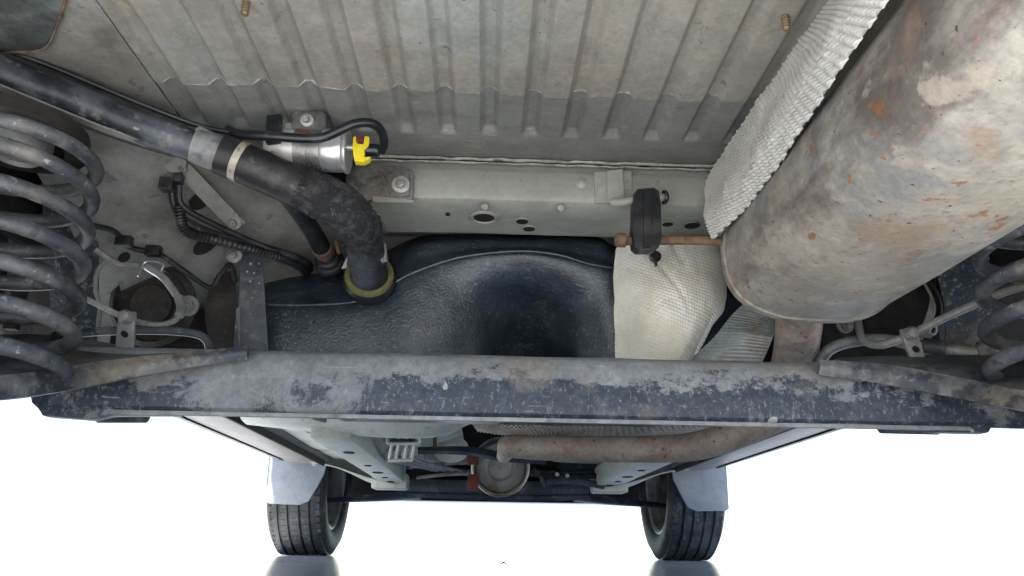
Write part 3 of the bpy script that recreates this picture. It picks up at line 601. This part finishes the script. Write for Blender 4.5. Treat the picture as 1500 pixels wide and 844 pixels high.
for k in range(1500):
    i = random.choice([random.randint(0, 58), random.randint(0, 9), random.randint(50, 58)]); c_ = CP[i]; T = (CP[i+1]-CP[i]).normalized(); u = T.orthogonal().normalized()
    d = (Matrix.Rotation(random.random()*6.283, 3, T) @ u); a = c_+d*.0252; dirn = (d*.8+T*random.uniform(-1.2, 1.2)+Vector((random.uniform(-.6, .6), 0, random.uniform(-.6, .6)))).normalized()
    ln = random.uniform(.004, .011); s_ = dirn.cross(d).normalized()*.00032 if dirn.cross(d).length > 1e-3 else u*.0003
    m_ = a+dirn*ln*.6+d*.001; e = a+dirn*ln-d*.0015
    hb_.add([a-s_, a+s_, m_+s_*.7, m_-s_*.7, e], [(0, 1, 2, 3), (3, 2, 4)])
for k in range(70):
    a = at(452+random.uniform(-8, 8), 243+random.uniform(-4, 8), Y=.945); a = CP[4]+Vector((random.uniform(-.010, .010), -.010, .0235)); e = a+Vector((random.uniform(-.012, .012), random.uniform(-.01, 0), random.uniform(.003, .014)))
    s_ = Vector((.0003, 0, .0002)); hb_.add([a-s_, a+s_, e], [(0, 1, 2)])
build('frayed_fibres', hb_, M_fuzz, fz, kind='stuff') if False else build('frayed_fibres', hb_, M_fuzz, fpipe, kind='stuff')
build('lower_hose', MB().tube(pts((524, 332, .885), (533, 352, .93), (538, 378, 1.0), (541, 404, 1.05)), [.0255, .0250, .0258, .0275], 30, 24), M_tubeblk, fpipe)
cc = at(541, 404, Y=1.052); axd = (at(538, 378, Y=1.0)-cc).normalized()
build('tank_collar', MB().lathe(cc, axd, [(.040, -.016), (.040, -.004), (.036, .001), (.030, .002), (0, .002)], 40), M_hose, fpipe)
build('seal_ring', MB().lathe(cc, axd, [(.030, -.002), (.0365, .001), (.0350, .0055), (.0285, .0060), (.026, .002)], 40), M_ring, fpipe, label='yellowed seal ring round the hose foot')
# worm clamp
build('hose_clamp', MB().tube([at(537.5, 374, Y=.993), at(538.3, 381, Y=1.006)], .0276, 4, 28), M_tubeblk, fpipe)
b = MB().tube(pts((560, 357, .975), (563, 384, .985)), .0048, 6, 10); build('clamp_screw', b, M_dusty, fpipe)
build('clamp_spring', MB().tube(pts((546, 322, .93), (554, 336, .94), (560, 346, .95), (552, 346, .95)), .0013, 20, 6), M_hose, fpipe)
b = MB().prism(pts((548, 366, 0.968), (552, 362, 0.968), (562, 380, 0.968), (560, 386, 0.968)), (0, .004, 0), .0008); build('clamp_ear', b, M_dusty, fpipe); b = MB().prism(pts((510, 374, 0.968), (506, 380, 0.968), (500, 393, 0.968), (507, 392, 0.968)), (0, .004, 0), .0008)
build('clamp_ear', b, M_dusty, fpipe)
# vent hose and its grommet
build('vent_tube', MB().tube(pts((418, 284, .85), (440, 312, .89), (460, 342, .965), (478, 376, 1.04)), [.0112, .0118, .0125, .0135], 40, 18), M_rubber, fpipe, label='small grey black vent hose into the tank')
gcc = at(482, 384, Y=1.055); gax = (at(460, 342, Y=.965)-gcc).normalized()
build('grommet', MB().lathe(gcc, gax, [(.022, -.006), (.023, 0), (.021, .004), (.016, .005), (.0175, .010), (.0155, .014), (.013, .015), (0, .015)], 32), M_rubber, fpipe)
build('vent_clamp', MB().tube([at(471, 363, Y=1.008), at(475, 370, Y=1.024)], .0145, 4, 20), M_rusty, fpipe)
build('clamp_screw', MB().tube(pts((492, 352, 1.0), (497, 371, 1.0)), .0032, 5, 8), M_rusty, fpipe)

# ------------------------------------------------------------ fuel filter
fa, fb = at(392, 216, Y=0.8297), at(512, 222, Y=0.8297); fx = (fb-fa).normalized(); FL = (fb-fa).length
fr = .0250
ffil = build('fuel_filter', MB().lathe(fa, fx, [(0, 0), (fr*.9, .001), (fr, .005), (fr, FL*.60), (fr*1.0, FL*.70)], 40), M_filter, label='white fuel filter can with yellow connector')
build('filter_cap', MB().lathe(fa, fx, [(fr*1.01, FL*.68), (fr*1.06, FL*.70), (fr*1.06, FL*.90), (fr*1.02, FL*.93), (fr*1.10, FL*.955), (fr*1.12, FL*.985), (fr*1.05, FL*.995), (fr*.8, FL*.985), (0, FL*.98)], 44), M_alu, ffil)
build('filter_band', MB().lathe(fa, fx, [(fr*1.015, FL*.36), (fr*1.045, FL*.365), (fr*1.045, FL*.52), (fr*1.02, FL*.525), (fr*1.02, FL*.54), (fr*1.045, FL*.545), (fr*1.045, FL*.68), (fr*1.015, FL*.685)], 40), M_zinc, ffil)
tb = build('filter_tab', MB().prism(pts((427, 196, 0.8089), (427, 168, 0.8146), (432, 162, 0.8155), (470, 162, 0.8155), (477, 168, 0.8146), (477, 196, 0.8089)), (0, .004, .001), .0012), M_zinc, ffil)
bolt(at(450, 177, Y=0.8108), (0, -1, -.2), .0085, ffil)
build('hose_clip', MB().prism(pts((390, 168, 0.7985), (412, 166, 0.7985), (410, 205, 0.7957), (388, 208, 0.7957)), (0, .010, 0), .002), M_hose, ffil)
build('outlet_pipe', MB().tube(pts((508, 216, 0.8278), (532, 217, 0.8278)), .0042, 6, 12), M_alu, ffil)
yc = MB().prism(pts((517, 200, 0.8146), (521, 199, 0.8146), (523, 210, 0.8146), (532, 211, 0.8146), (534, 199, 0.8146), (541, 200, 0.8146), (540, 214, 0.8146), (534, 219, 0.8146), (534, 230, 0.8146), (543, 229, 0.8146), (540, 233, 0.8146), (533, 237, 0.8146), (519, 236, 0.8146), (516, 217, 0.8146)), (0, .011, 0), .0012)
build('yellow_connector', yc, M_yellow, ffil, label='bright yellow quick connector on the fuel filter')
build('red_lock', MB().box(at(528, 207, Y=0.8203), (.0045, 0, 0), (0, .006, 0), (0, 0, .004), .001), M_red, ffil)
build('hose_end', MB().tube(pts((536, 220, 0.8240), (549, 220, 0.8240), (556, 222, 0.8240)), [.0082, .0082, .0075], 8, 14), M_hose, ffil)
build('fuel_hose', MB().tube(pts((335, 190, .80), (352, 197, .79), (400, 200, .782), (450, 203, .78), (475, 201, .778), (500, 190, .775), (522, 181, .775), (545, 181, .782), (558, 192, .796), (563, 210, .812), (558, 223, .823)), .0056, 90, 14), M_hose, ffil, label='glossy black fuel hose arching over the filter')
build('filter_label', MB().prism(pts((418, 181, 0.8179), (427, 180, 0.8179), (427, 192, 0.8118), (416, 194, 0.8118)), (0, .001, 0), 0), M_white, ffil)
build('hose_tie', MB().tube(pts((359, 192, 0.8014), (360, 203, 0.7995)), .0018, 4, 6), M_yellow, ffil)

# ------------------------------------------------------------ muffler
MX, MZ, MR = .340, .385, .1
def mring(Y, r, sq=1.0, k=96):
    q = []
    for i in range(k):
        a = 2*math.pi*i/k; c_, s_ = math.cos(a), math.sin(a); e = 2/2.5
        q.append(Vector((MX+(r+.008)*abs(c_)**e*(1 if c_ > 0 else -1), Y, MZ+max(r-.021, .0005)*abs(s_)**e*(1 if s_ > 0 else -1))))
    return q
mb = MB(); secs = [(.20, MR), (.60, MR), (.835, MR), (.848, MR), (.850, MR+.0018), (.858, MR+.0024), (.862, MR+.001), (.862, MR-.006), (.856, MR-.012), (.852, MR-.02), (.852, .022)]
long = [(.20+.035*k, MR) for k in range(18)]+secs[2:]
long = [q for i, q in enumerate(long) if i < 18 or q[0] > .80]
k_ = 96
for Y, r_ in long:
    for q in mring(Y, r_): mb.v.append(q + Vector((q.x-MX, 0, q.z-MZ)).normalized()*(.0010*noise.noise(Vector((q.x*16, q.y*9, q.z*16)))))
for i in range(len(long)-1):
    for k in range(k_): mb.f.append((i*k_+k, (i+1)*k_+k, (i+1)*k_+(k+1) % k_, i*k_+(k+1) % k_))
mb.f.append(tuple(range(k_))); mb.f.append(tuple((len(long)-1)*k_+k for k in range(k_-1, -1, -1)))
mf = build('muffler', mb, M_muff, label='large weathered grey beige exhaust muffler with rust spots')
# pipe leaving the muffler's front end towards the tunnel
build('tail_pipe', MB().tube(pts((1174, 415, .850), (1171, 465, .905), (1165, 518, .975), (1150, 575, 1.04)), .029, 40, 24), M_pipe, mf)
ep = MB().tube(pts((1210, 585, .985), (1150, 606, 1.0), (1100, 626, 1.02), (1052, 645, 1.05), (1010, 655, 1.09), (960, 658, 1.12), (900, 658, 1.15), (830, 657, 1.17), (790, 656, 1.175), (768, 655, 1.177), (754, 654, 1.184), (746, 654, 1.198), (744, 654, 1.22), (744, 655, 1.27), (742, 660, 1.45), (738, 668, 1.80)), [.0205, .0205, .0205, .020, .0195, .019, .0185, .018, .0175, .017, .017], 140, 28)
build('exhaust_pipe', ep, M_pipe, label='brown heat stained exhaust pipe bending under the axle')
# rod welded to the muffler, and the rubber hanger
rod = MB().tube(pts((908, 352, .873), (925, 353, .873), (990, 352, .872), (1040, 353, .865), (1070, 357, .85)), .0058, 40, 12); rod.lathe(at(909, 352, Y=.873), at(908, 352, Y=.873)-at(925, 353, Y=.873), [(.006, -.008), (.0092, -.006), (.0092, .004), (.006, .007), (0, .008)], 14)
build('hanger_rod', rod, M_rusty, mf)
hg = MB().prism(pts((934, 276, .862), (958, 274, .862), (966, 279, .862), (969, 300, .860), (970, 345, .858), (966, 362, .858), (958, 367, .858), (936, 367, .858), (929, 361, .858), (927, 340, .858), (929, 300, .860), (931, 281, .862)), (0, .026, .004), .003)
hgo = build('rubber_hanger', hg, M_rubber, label='black rubber exhaust hanger block')
build('hanger_rib', MB().sheet([pts((943, 279, .8595), (954, 279, .8595)), pts((943, 320, .8565), (954, 320, .8565)), pts((943, 362, .8550), (953, 362, .8550))], 4, 24, .004), M_rubber, hgo)
build('hanger_peg', MB().tube(pts((898, 297, .893), (912, 296, .886), (925, 294, .882), (976, 289, .880)), [.0062, .0058, .0055, .0055], 20, 12), M_cross, hgo)
build('peg_tip', MB().lathe(at(971, 289, Y=.880), (1, 0, 0), [(.0095, 0), (.0095, .004), (.006, .007), (0, .008)], 16), M_hose, hgo)

# ------------------------------------------------------------ heat shields with pressed dimples
def dimple(pu, h, asp=.866):
    def f(u, v, s_, t_):
        j = v/(pu*asp); r_ = math.floor(j)
        uu = u/pu+(.5 if (int(r_) % 2) else 0)
        return h*max(0, math.sin(math.pi*(uu % 1))*math.sin(math.pi*(j % 1)))**.8 + .0018*noise.noise(Vector((u*22, v*22, pu*999)))
    return f
# strip hanging from the floor between the grooves and the muffler
topL = [at(1300, -120, Z=.546), at(1215, 0, Z=.546), at(1140, 105, Z=.546), at(1075, 200, Z=.540), at(1030, 271, Z=.520)]
botL = [at(1385, -125, Z=.412), at(1300, 0, Z=.412), at(1182, 180, Z=.412), at(1108, 288, Z=.411), at(1046, 351, Z=.408)]
G = []
for a_, b_ in zip(topL, botL):
    f_ = a_.lerp(b_, .62)+Vector((-.007, -.002, 0))
    G.append([a_, a_.lerp(f_, .5)+Vector((.002, 0, .001)), f_, b_.lerp(f_, .45)+Vector((-.0005, 0, -.0005)), b_])
def stripd(u, v, s_, t_):
    big = dimple(.0115, .0034, .80)(u, v, s_, t_); fine = dimple(.0080, .0017, .85)(u, v, s_, t_)
    w_ = min(max((s_-.58)/.06, 0), 1); crease = sum(.0018*math.exp(-((t_-c0-.10*s_)/.012)**2) for c0 in (.38, .60, .80))
    return big*w_+fine*(1-w_)+crease*(1-w_)
hs = build('heat_shield', MB().sheet(G, 170, 660, .0012, stripd), M_shield, label='silver dimpled heat shield strip beside the muffler', angle=60)
# creamy shield wrapped round the tank's end
G = [pts((902, 366, 1.03), (915, 352, 1.02), (960, 356, 1.00), (1010, 358, .99), (1048, 358, 1.00), (1062, 362, 1.04)),
     pts((899, 400, 1.03), (920, 400, 1.01), (965, 400, .99), (1015, 400, .98), (1052, 400, 1.00), (1066, 405, 1.05)),
     pts((900, 440, 1.03), (925, 440, 1.01), (970, 440, .985), (1015, 440, .98), (1046, 440, 1.00), (1062, 445, 1.06)),
     pts((901, 490, 1.04), (925, 490, 1.02), (968, 490, .995), (1005, 488, .99), (1030, 482, 1.01), (1042, 480, 1.07)),
     pts((901, 540, 1.05), (925, 540, 1.03), (960, 540, 1.01), (985, 538, 1.005), (1005, 535, 1.02), (1015, 532, 1.08))]
def wrink(u, v, s_, t_):
    fold = .0035*math.exp(-((s_-.34-.42*t_)/.02)**2)*max(0, .7-t_)*1.5 + .004*math.exp(-((s_-.50-.3*t_)/.025)**2)*max(0, .3-t_)*3
    return .003*abs(noise.noise(Vector((u*30, v*22, 31))))+dimple(.0056, .0010)(u*.94+v*.34, v*.94-u*.34, s_, t_)-fold+.004*noise.noise(Vector((u*14, v*14, 8)))
build('tank_shield', MB().sheet(G, 230, 240, .0012, wrink), M_shieldc, label='cream dimpled foil shield on the tank end', angle=60)
pn = MB().lathe(at(960, 376, Y=.972), (0, -1, -.1), [(.0082, -.004), (.0082, .002), (.006, .0035), (.0045, .002), (0, .002)], 20); pn.box(at(960.5, 386, Y=.978), (.0014, 0, 0), (0, .003, 0), (0, 0, .004), .0005)
build('push_pin', pn, M_hose)
# dull tunnel shield above the pipe, right of the tank
G = [pts((1095, 440, 1.00), (1120, 445, .98), (1142, 462, .97)), pts((1070, 465, 1.01), (1105, 470, .985), (1138, 478, .975)), pts((1040, 500, 1.03), (1085, 500, 1.0), (1128, 505, .985)), pts((990, 545, 1.06), (1050, 545, 1.03), (1110, 545, 1.01))]
build('tunnel_shield', MB().sheet(G, 70, 110, .0012, lambda u, v, s_, t_: .0009*math.sin(v*1300)*(1 if t_ < .55 else .35)+.003*noise.noise(Vector((u*16, v*16, 3)))), M_shieldb, label='dull ridged shield beside the brown pipe', angle=60)
# grey brown tunnel shield seen under the beam
G = [pts((670, 590, 1.42), (780, 585, 1.38), (900, 585, 1.36), (1040, 585, 1.36), (1130, 590, 1.38)), pts((690, 618, 1.48), (780, 625, 1.44), (880, 628, 1.42), (1000, 624, 1.42), (1090, 618, 1.44)), pts((700, 630, 1.52), (770, 640, 1.47), (830, 643, 1.45), (990, 634, 1.46), (1080, 628, 1.50))]
build('centre_shield', MB().sheet(G, 420, 90, .0015, dimple(.0098, .0042)), M_shieldd, label='dimpled heat shield above the exhaust pipe', angle=60)

# ------------------------------------------------------------ front half of the underbody
def zp(z, *a): return [at(x, y, Z=z) for x, y in a]
def floor_half(s):
    G = [[Vector((s*x, y, z)) for x, z in ((.12, .345), (.20, .318), (.40, .312), (.565, .312))] for y in (1.50, 1.9, 2.3, 2.62)]
    f_ = build('front_floor', MB().sheet(G, 40, 60, .003, lambda u, v, s_, t_: .004*noise.noise(Vector((u*6, v*6, s)))+(-.012 if (.62 < s_ < .70 or .80 < s_ < .88) and .25 < t_ < .8 else 0)), M_pale)
    b_ = MB()
    b_.box((s*.365, 2.08, .272), (.042, 0, 0), (0, .56, 0), (0, 0, .032), .010)
    r_ = build('front_rail', b_, M_pale, label='pale box rail with drain holes')
    b_ = MB().box((s*.375, 2.66, .245), (.060, 0, 0), (0, .05, 0), (0, 0, .026), .010); build('rail_end', b_, M_pale, r_)
    for Y, rr in ((1.75, .013), (2.05, .010), (2.25, .016), (2.42, .010), (2.58, .012)):
        hole(0, 0, rr, r_, z=.24, flat=Vector((0, 0, -1))) if False else None
        c_ = Vector((s*.365, Y, .2385)); V = [c_+Vector((rr*math.cos(a*math.pi/10), 1.5*rr*math.sin(a*math.pi/10), 0)) for a in range(20)]
        build('hole', MB().add(V+[q+Vector((0, 0, .003)) for q in V], [tuple(range(20)), tuple(range(39, 19, -1))]+[((k+1) % 20, k, k+20, (k+1) % 20+20) for k in range(20)]), M_hole, r_)  # flat disc, its black painting the shade of the drain opening
    # sill: painted flange, dark trim, silver outer edge
    def ext(name, prof_, y0, y1, mt, parent=None):
        A = [Vector((s*x, y0, z)) for x, z in prof_]; B_ = [Vector((s*x, y1, z)) for x, z in prof_]; n_ = len(A)
        fs = [(i, (i+1) % n_, (i+1) % n_+n_, i+n_) for i in range(n_)]+[tuple(range(n_-1, -1, -1)), tuple(range(n_, 2*n_))]
        if s < 0: fs = [f[::-1] for f in fs]
        return build(name, MB().add(A+B_, fs), mt, parent)
    si = ext('sill', [(.56, .335), (.572, .303), (.588, .298), (.65, .296), (.70, .296), (.714, .300), (.726, .315), (.75, .35), (.75, .40), (.56, .40)], 1.12, 2.60, M_sill)
    ext('sill_edge', [(.703, .2925), (.716, .2925), (.7295, .311), (.722, .3125)], 1.36, 2.50, M_sub, si)
    ext('sill_skin', [(.7275, .317), (.752, .345), (.788, .362), (.788, .42), (.752, .42)], 1.10, 2.60, M_silver, si)
    ext('jack_flange', [(.582, .283), (.588, .283), (.590, .31), (.580, .31)], 1.2, 2.55, M_brown, si)
    # outrigger from sill to rail in front of the wheel
    G = [[Vector((s*x, y, z)) for x, y, z in ((.64, 2.56, .30), (.55, 2.58, .285), (.45, 2.60, .255), (.35, 2.60, .232))], [Vector((s*x, y, z)) for x, y, z in ((.64, 2.66, .325), (.55, 2.70, .30), (.45, 2.72, .255), (.35, 2.72, .228))], [Vector((s*x, y, z)) for x, y, z in ((.64, 2.68, .45), (.55, 2.74, .40), (.45, 2.76, .36), (.35, 2.76, .34))]]
    build('outrigger', MB().sheet(G, 24, 24, .004), M_pale)
    # mud flap behind the wheel
    A = [(.795, .38), (.795, .175), (.785, .168), (.68, .165), (.65, .178), (.628, .22), (.605, .27), (.60, .31), (.67, .36)]
    build('mud_flap', MB().prism([Vector((s*x, 2.675-.05*(z-.19), z)) for x, z in A], (0, .012, 0), .003), M_flap, label='grey mud flap behind the front tyre')
floor_half(-1); floor_half(1)
# pale pressed pan that dips below the floor in front of the tank
G = [pts((350, 590, 1.45), (450, 590, 1.44), (560, 590, 1.42), (650, 590, 1.42), (705, 588, 1.45)), pts((352, 612, 1.52), (450, 620, 1.50), (560, 628, 1.48), (640, 628, 1.48), (700, 610, 1.50)), pts((362, 622, 1.60), (450, 632, 1.58), (560, 641, 1.55), (640, 640, 1.55), (692, 620, 1.58)), pts((365, 618, 1.75), (450, 626, 1.75), (560, 634, 1.75), (640, 634, 1.75), (690, 615, 1.75))]
build('pressed_pan', MB().sheet(G, 50, 40, .003), M_pale, label='pale pressed pan in front of the axle')
# brake and fuel lines in their clip
for k in range(4):
    x = 470+k*6
    build('fuel_line', MB().tube(pts((x-10, 612, 1.45+k*.01), (x+30, 624, 1.55), (572+k*12, 646, 1.78), (570+k*12, 672, 2.02), (640+k*12, 690, 2.5)), .0042, 50, 8), M_dusty)
cl = MB()
for a, b_ in (((567, 637), (614, 637)), ((614, 637), (616, 648)), ((568, 650), (616, 650)), ((567, 637), (568, 650)), ((568, 675), (604, 674))): cl.tube([at(*a, Y=1.72), at(*b_, Y=1.72)], .004, 4, 8)
for x in (570, 580, 592, 603): cl.tube([at(x+4, 650, Y=1.72), at(x, 674, Y=1.74)], .0035, 4, 8)
build('line_clip', cl, M_shield, label='pale wire clip holding the fuel lines')
b = MB().box(at(590, 643, Y=1.74), (.028, 0, 0), (0, .01, 0), (0, 0, .009), .003); build('clip_block', b, M_rubber)
# dark subframe, arms and parts under the engine
sf = MB().box((0, 2.93, .245), (.33, 0, 0), (0, .11, 0), (0, 0, .026), .016)
sfo = build('subframe', sf, M_sub, label='blue black front subframe')
build('subframe_edge', MB().tube([Vector((-.33, 2.825, .214)), Vector((-.12, 2.82, .210)), Vector((.1, 2.82, .208)), Vector((.33, 2.825, .216))], .011, 40, 10), M_sub, sfo)
for s in (-1, 1):
    build('control_arm', MB().sheet([[Vector((s*.30, 2.88, .235)), Vector((s*.45, 2.93, .222)), Vector((s*.66, 2.99, .205))], [Vector((s*.30, 2.88, .205)), Vector((s*.45, 2.93, .196)), Vector((s*.66, 2.99, .188))], [Vector((s*.30, 3.06, .21)), Vector((s*.45, 3.06, .20)), Vector((s*.66, 3.05, .19))]], 20, 10, .01), M_sub, sfo)
    build('engine_bay_wall', MB().box((s*.47, 3.05, .48), (.01, 0, 0), (0, .28, 0), (0, 0, .2), .004), M_shell)
G = [[Vector((x, 2.60, .50)) for x in (-.34, 0, .34)], [Vector((x, 2.85, .42)) for x in (-.34, 0, .34)], [Vector((x, 3.0, .27)) for x in (-.34, 0, .34)]]
build('engine_underside', MB().sheet(G, 30, 30, .005, lambda u, v, s_, t_: .02*noise.noise(Vector((u*9, v*9, 3)))), M_shell)
cc = at(733, 684, Y=2.35)
cto = build('round_canister', MB().lathe(cc, (0, -1, -.22), [(.080, .06), (.084, .03), (.086, 0), (.082, -.004), (.079, .001), (.072, .018), (.040, .026), (.034, .010), (.020, .006), (0, .006)][::-1], 48), M_cat, label='round steel canister below the engine')
build('canister_rim', MB().lathe(cc, (0, -1, -.22), [(.080, -.004), (.088, -.008), (.090, .004), (.086, .012), (.079, .006)], 48, True), M_shield, cto)
for x, y0, y1 in ((693, 664, 681), (693, 695, 718)):
    build('red_bracket', MB().box(at(x, (y0+y1)/2, Y=2.3), (.0165, 0, 0), (0, .006, 0), (0, 0, (y1-y0)/2/500), .002), M_red, cto)
tb_ = MB().sheet([pts((612, 655, 2.0), (680, 654, 2.0), (740, 662, 2.0), (800, 668, 2.0)), pts((612, 660, 1.98), (680, 662, 1.98), (740, 672, 1.98), (800, 676, 1.98))], 30, 6, .01); build('torque_strut', tb_, M_sub)
build('drain_cap', MB().lathe(at(660, 662, Y=2.2), (0, -.5, -1), [(.05, -.02), (.048, .006), (.03, .014), (0, .016)], 24), M_pale)
build('threaded_rod', MB().tube(pts((637, 638, 1.95), (637, 656, 1.95)), .005, 4, 8), M_rusty)
for k, (x0, y0, x1, y1, Y, r_, mt) in enumerate(((640, 688, 880, 690, 2.7, .008, M_sub), (770, 694, 890, 697, 2.6, .010, M_rubber), (600, 684, 690, 676, 2.3, .006, M_dusty), (610, 700, 700, 694, 2.5, .006, M_dusty), (800, 705, 885, 712, 2.6, .012, M_sub), (780, 688, 800, 712, 2.6, .009, M_sub))):
    build('engine_pipe', MB().tube(pts((x0, y0, Y), ((x0+x1)/2, (y0+y1)/2+4-k*2, Y), (x1, y1, Y)), r_, 20, 10), mt)
build('gearbox_pan', MB().box(at(655, 668, Y=2.45), (.07, 0, 0), (0, .06, 0), (0, 0, .022), .012), M_cat)
build('gearbox_pan', MB().box(at(845, 690, Y=2.75), (.06, 0, 0), (0, .05, 0), (0, 0, .03), .012), M_sub)
for x, y in ((816, 695), (831, 697)): build('small_nut', MB().lathe(at(x, y, Y=2.55), (0, -1, -.2), [(.007, -.004), (.007, .004), (0, .005)], 6), M_bolt)
build('steering_rack', MB().tube([Vector((-.45, 3.02, .34)), Vector((0, 3.02, .35)), Vector((.45, 3.02, .34))], .022, 20, 12), M_sub)

# ------------------------------------------------------------ wheels
def tyre_mesh():
    R, W = .300, .098
    prof = [(.205, -.082), (.215, -.094), (.245, -.1035), (.272, -.103), (.287, -.094), (.2955, -.082), (.2985, -.072)]
    xs = [-.055, -.020, .020, .055]
    for c_ in xs:
        prof += [(.2995, c_-.0065), (.2995, c_-.005), (.292, c_-.004), (.292, c_+.004), (.2995, c_+.005)]
    prof += [(.2985, .072), (.2955, .082), (.287, .094), (.272, .103), (.245, .1035), (.215, .094), (.205, .082), (.198, .075), (.198, -.075)]
    return MB().lathe((0, 0, 0), (1, 0, 0), prof, 96, True)
def blocks():
    """shoulder tread blocks: low raised bars across the outer ribs"""
    m_ = MB()
    for k in range(72):
        a = 2*math.pi*k/72
        for c_, wd in ((-.077, .011), (.077, .011), (-.0375, .0115), (0, .0135), (.0375, .0115)):
            d = Vector((0, math.cos(a+c_*2), math.sin(a+c_*2))); t_ = Vector((0, -math.sin(a+c_*2), math.cos(a+c_*2)))
            rr = .2978 if abs(c_) < .07 else .2955
            m_.box(d*rr+Vector((c_, 0, 0)), (wd, 0, 0), t_*.0098, d*.0026, 0)
    return m_
def wheel_proto():
    e = bpy.data.objects.new('wheel', None); COL.objects.link(e)
    t_ = build('tyre', tyre_mesh(), M_tyre, e); tb2 = build('tread_block', blocks(), M_tyre, e, kind='stuff')
    rm = MB().lathe((0, 0, 0), (1, 0, 0), [(.207, -.086), (.200, -.088), (.190, -.080), (.186, -.060), (.176, -.050), (.172, .05), (.186, .07), (.200, .088), (.207, .086), (.196, .07), (.18, .045), (.18, -.045), (.194, -.07)], 64, True)
    rm.lathe((0, 0, 0), (1, 0, 0), [(.176, .050), (.10, .040), (.09, .03), (0, .03), (0, .04), (.1, .052), (.176, .060)], 48)
    r_ = build('rim', rm, M_rim, e)
    hb2 = MB().lathe((0, 0, 0), (1, 0, 0), [(0, -.06), (.05, -.06), (.06, -.02), (.125, -.018), (.125, .0), (.06, .004), (.06, .03)], 40)
    hb2.box((-.03, .05, .09), (.035, 0, 0), (0, .05, 0), (0, 0, .05), .01)
    h_ = build('brake_hub', hb2, M_brown, e)
    return e
W0 = wheel_proto()
def put_wheel(e, x, y, flip, label):
    e.parent = CAR; e.matrix_parent_inverse = Matrix.Translation(-CARLOC); e.location = (x, y, .2985); e.rotation_euler = (.3, 0, math.pi if flip else 0); e['label'] = label
def copy_wheel():
    e = W0.copy(); COL.objects.link(e)
    for ch in list(W0.children):
        c_ = ch.copy(); COL.objects.link(c_); c_.parent = e
    return e
wheels = [W0]+[copy_wheel() for _ in range(3)]
put_wheel(wheels[0], .706, 3.008, False, 'front wheel on the muffler side')
put_wheel(wheels[1], -.714, 3.008, True, 'front wheel on the filler pipe side')
put_wheel(wheels[2], .775, .66, False, 'rear wheel outside the muffler')
put_wheel(wheels[3], -.775, .66, True, 'rear wheel outside the filler pipe')

# ------------------------------------------------------------ scraps on the ground
for (px, py, r_, lab) in ((738, 827, .005, 'small dry brown scrap alone on the white ground between the front tyres'),):
    c_ = at(px, py, Z=.002); m_ = MB()
    m_.sheet([[c_+Vector((-r_*2, 0, 0)), c_+Vector((0, -r_*.3, .004)), c_+Vector((r_*2, 0, -.001))], [c_+Vector((-r_, r_, .003)), c_+Vector((0, r_*.5, .007)), c_+Vector((r_, r_*1.2, .002))]], 8, 5, .0015)
    o = build('leaf_scrap', m_, M_debris, root=True); o['label'] = lab; o['category'] = 'scrap'

SC.render.engine = 'CYCLES'
SC.cycles.max_bounces = 8; SC.cycles.diffuse_bounces = 5
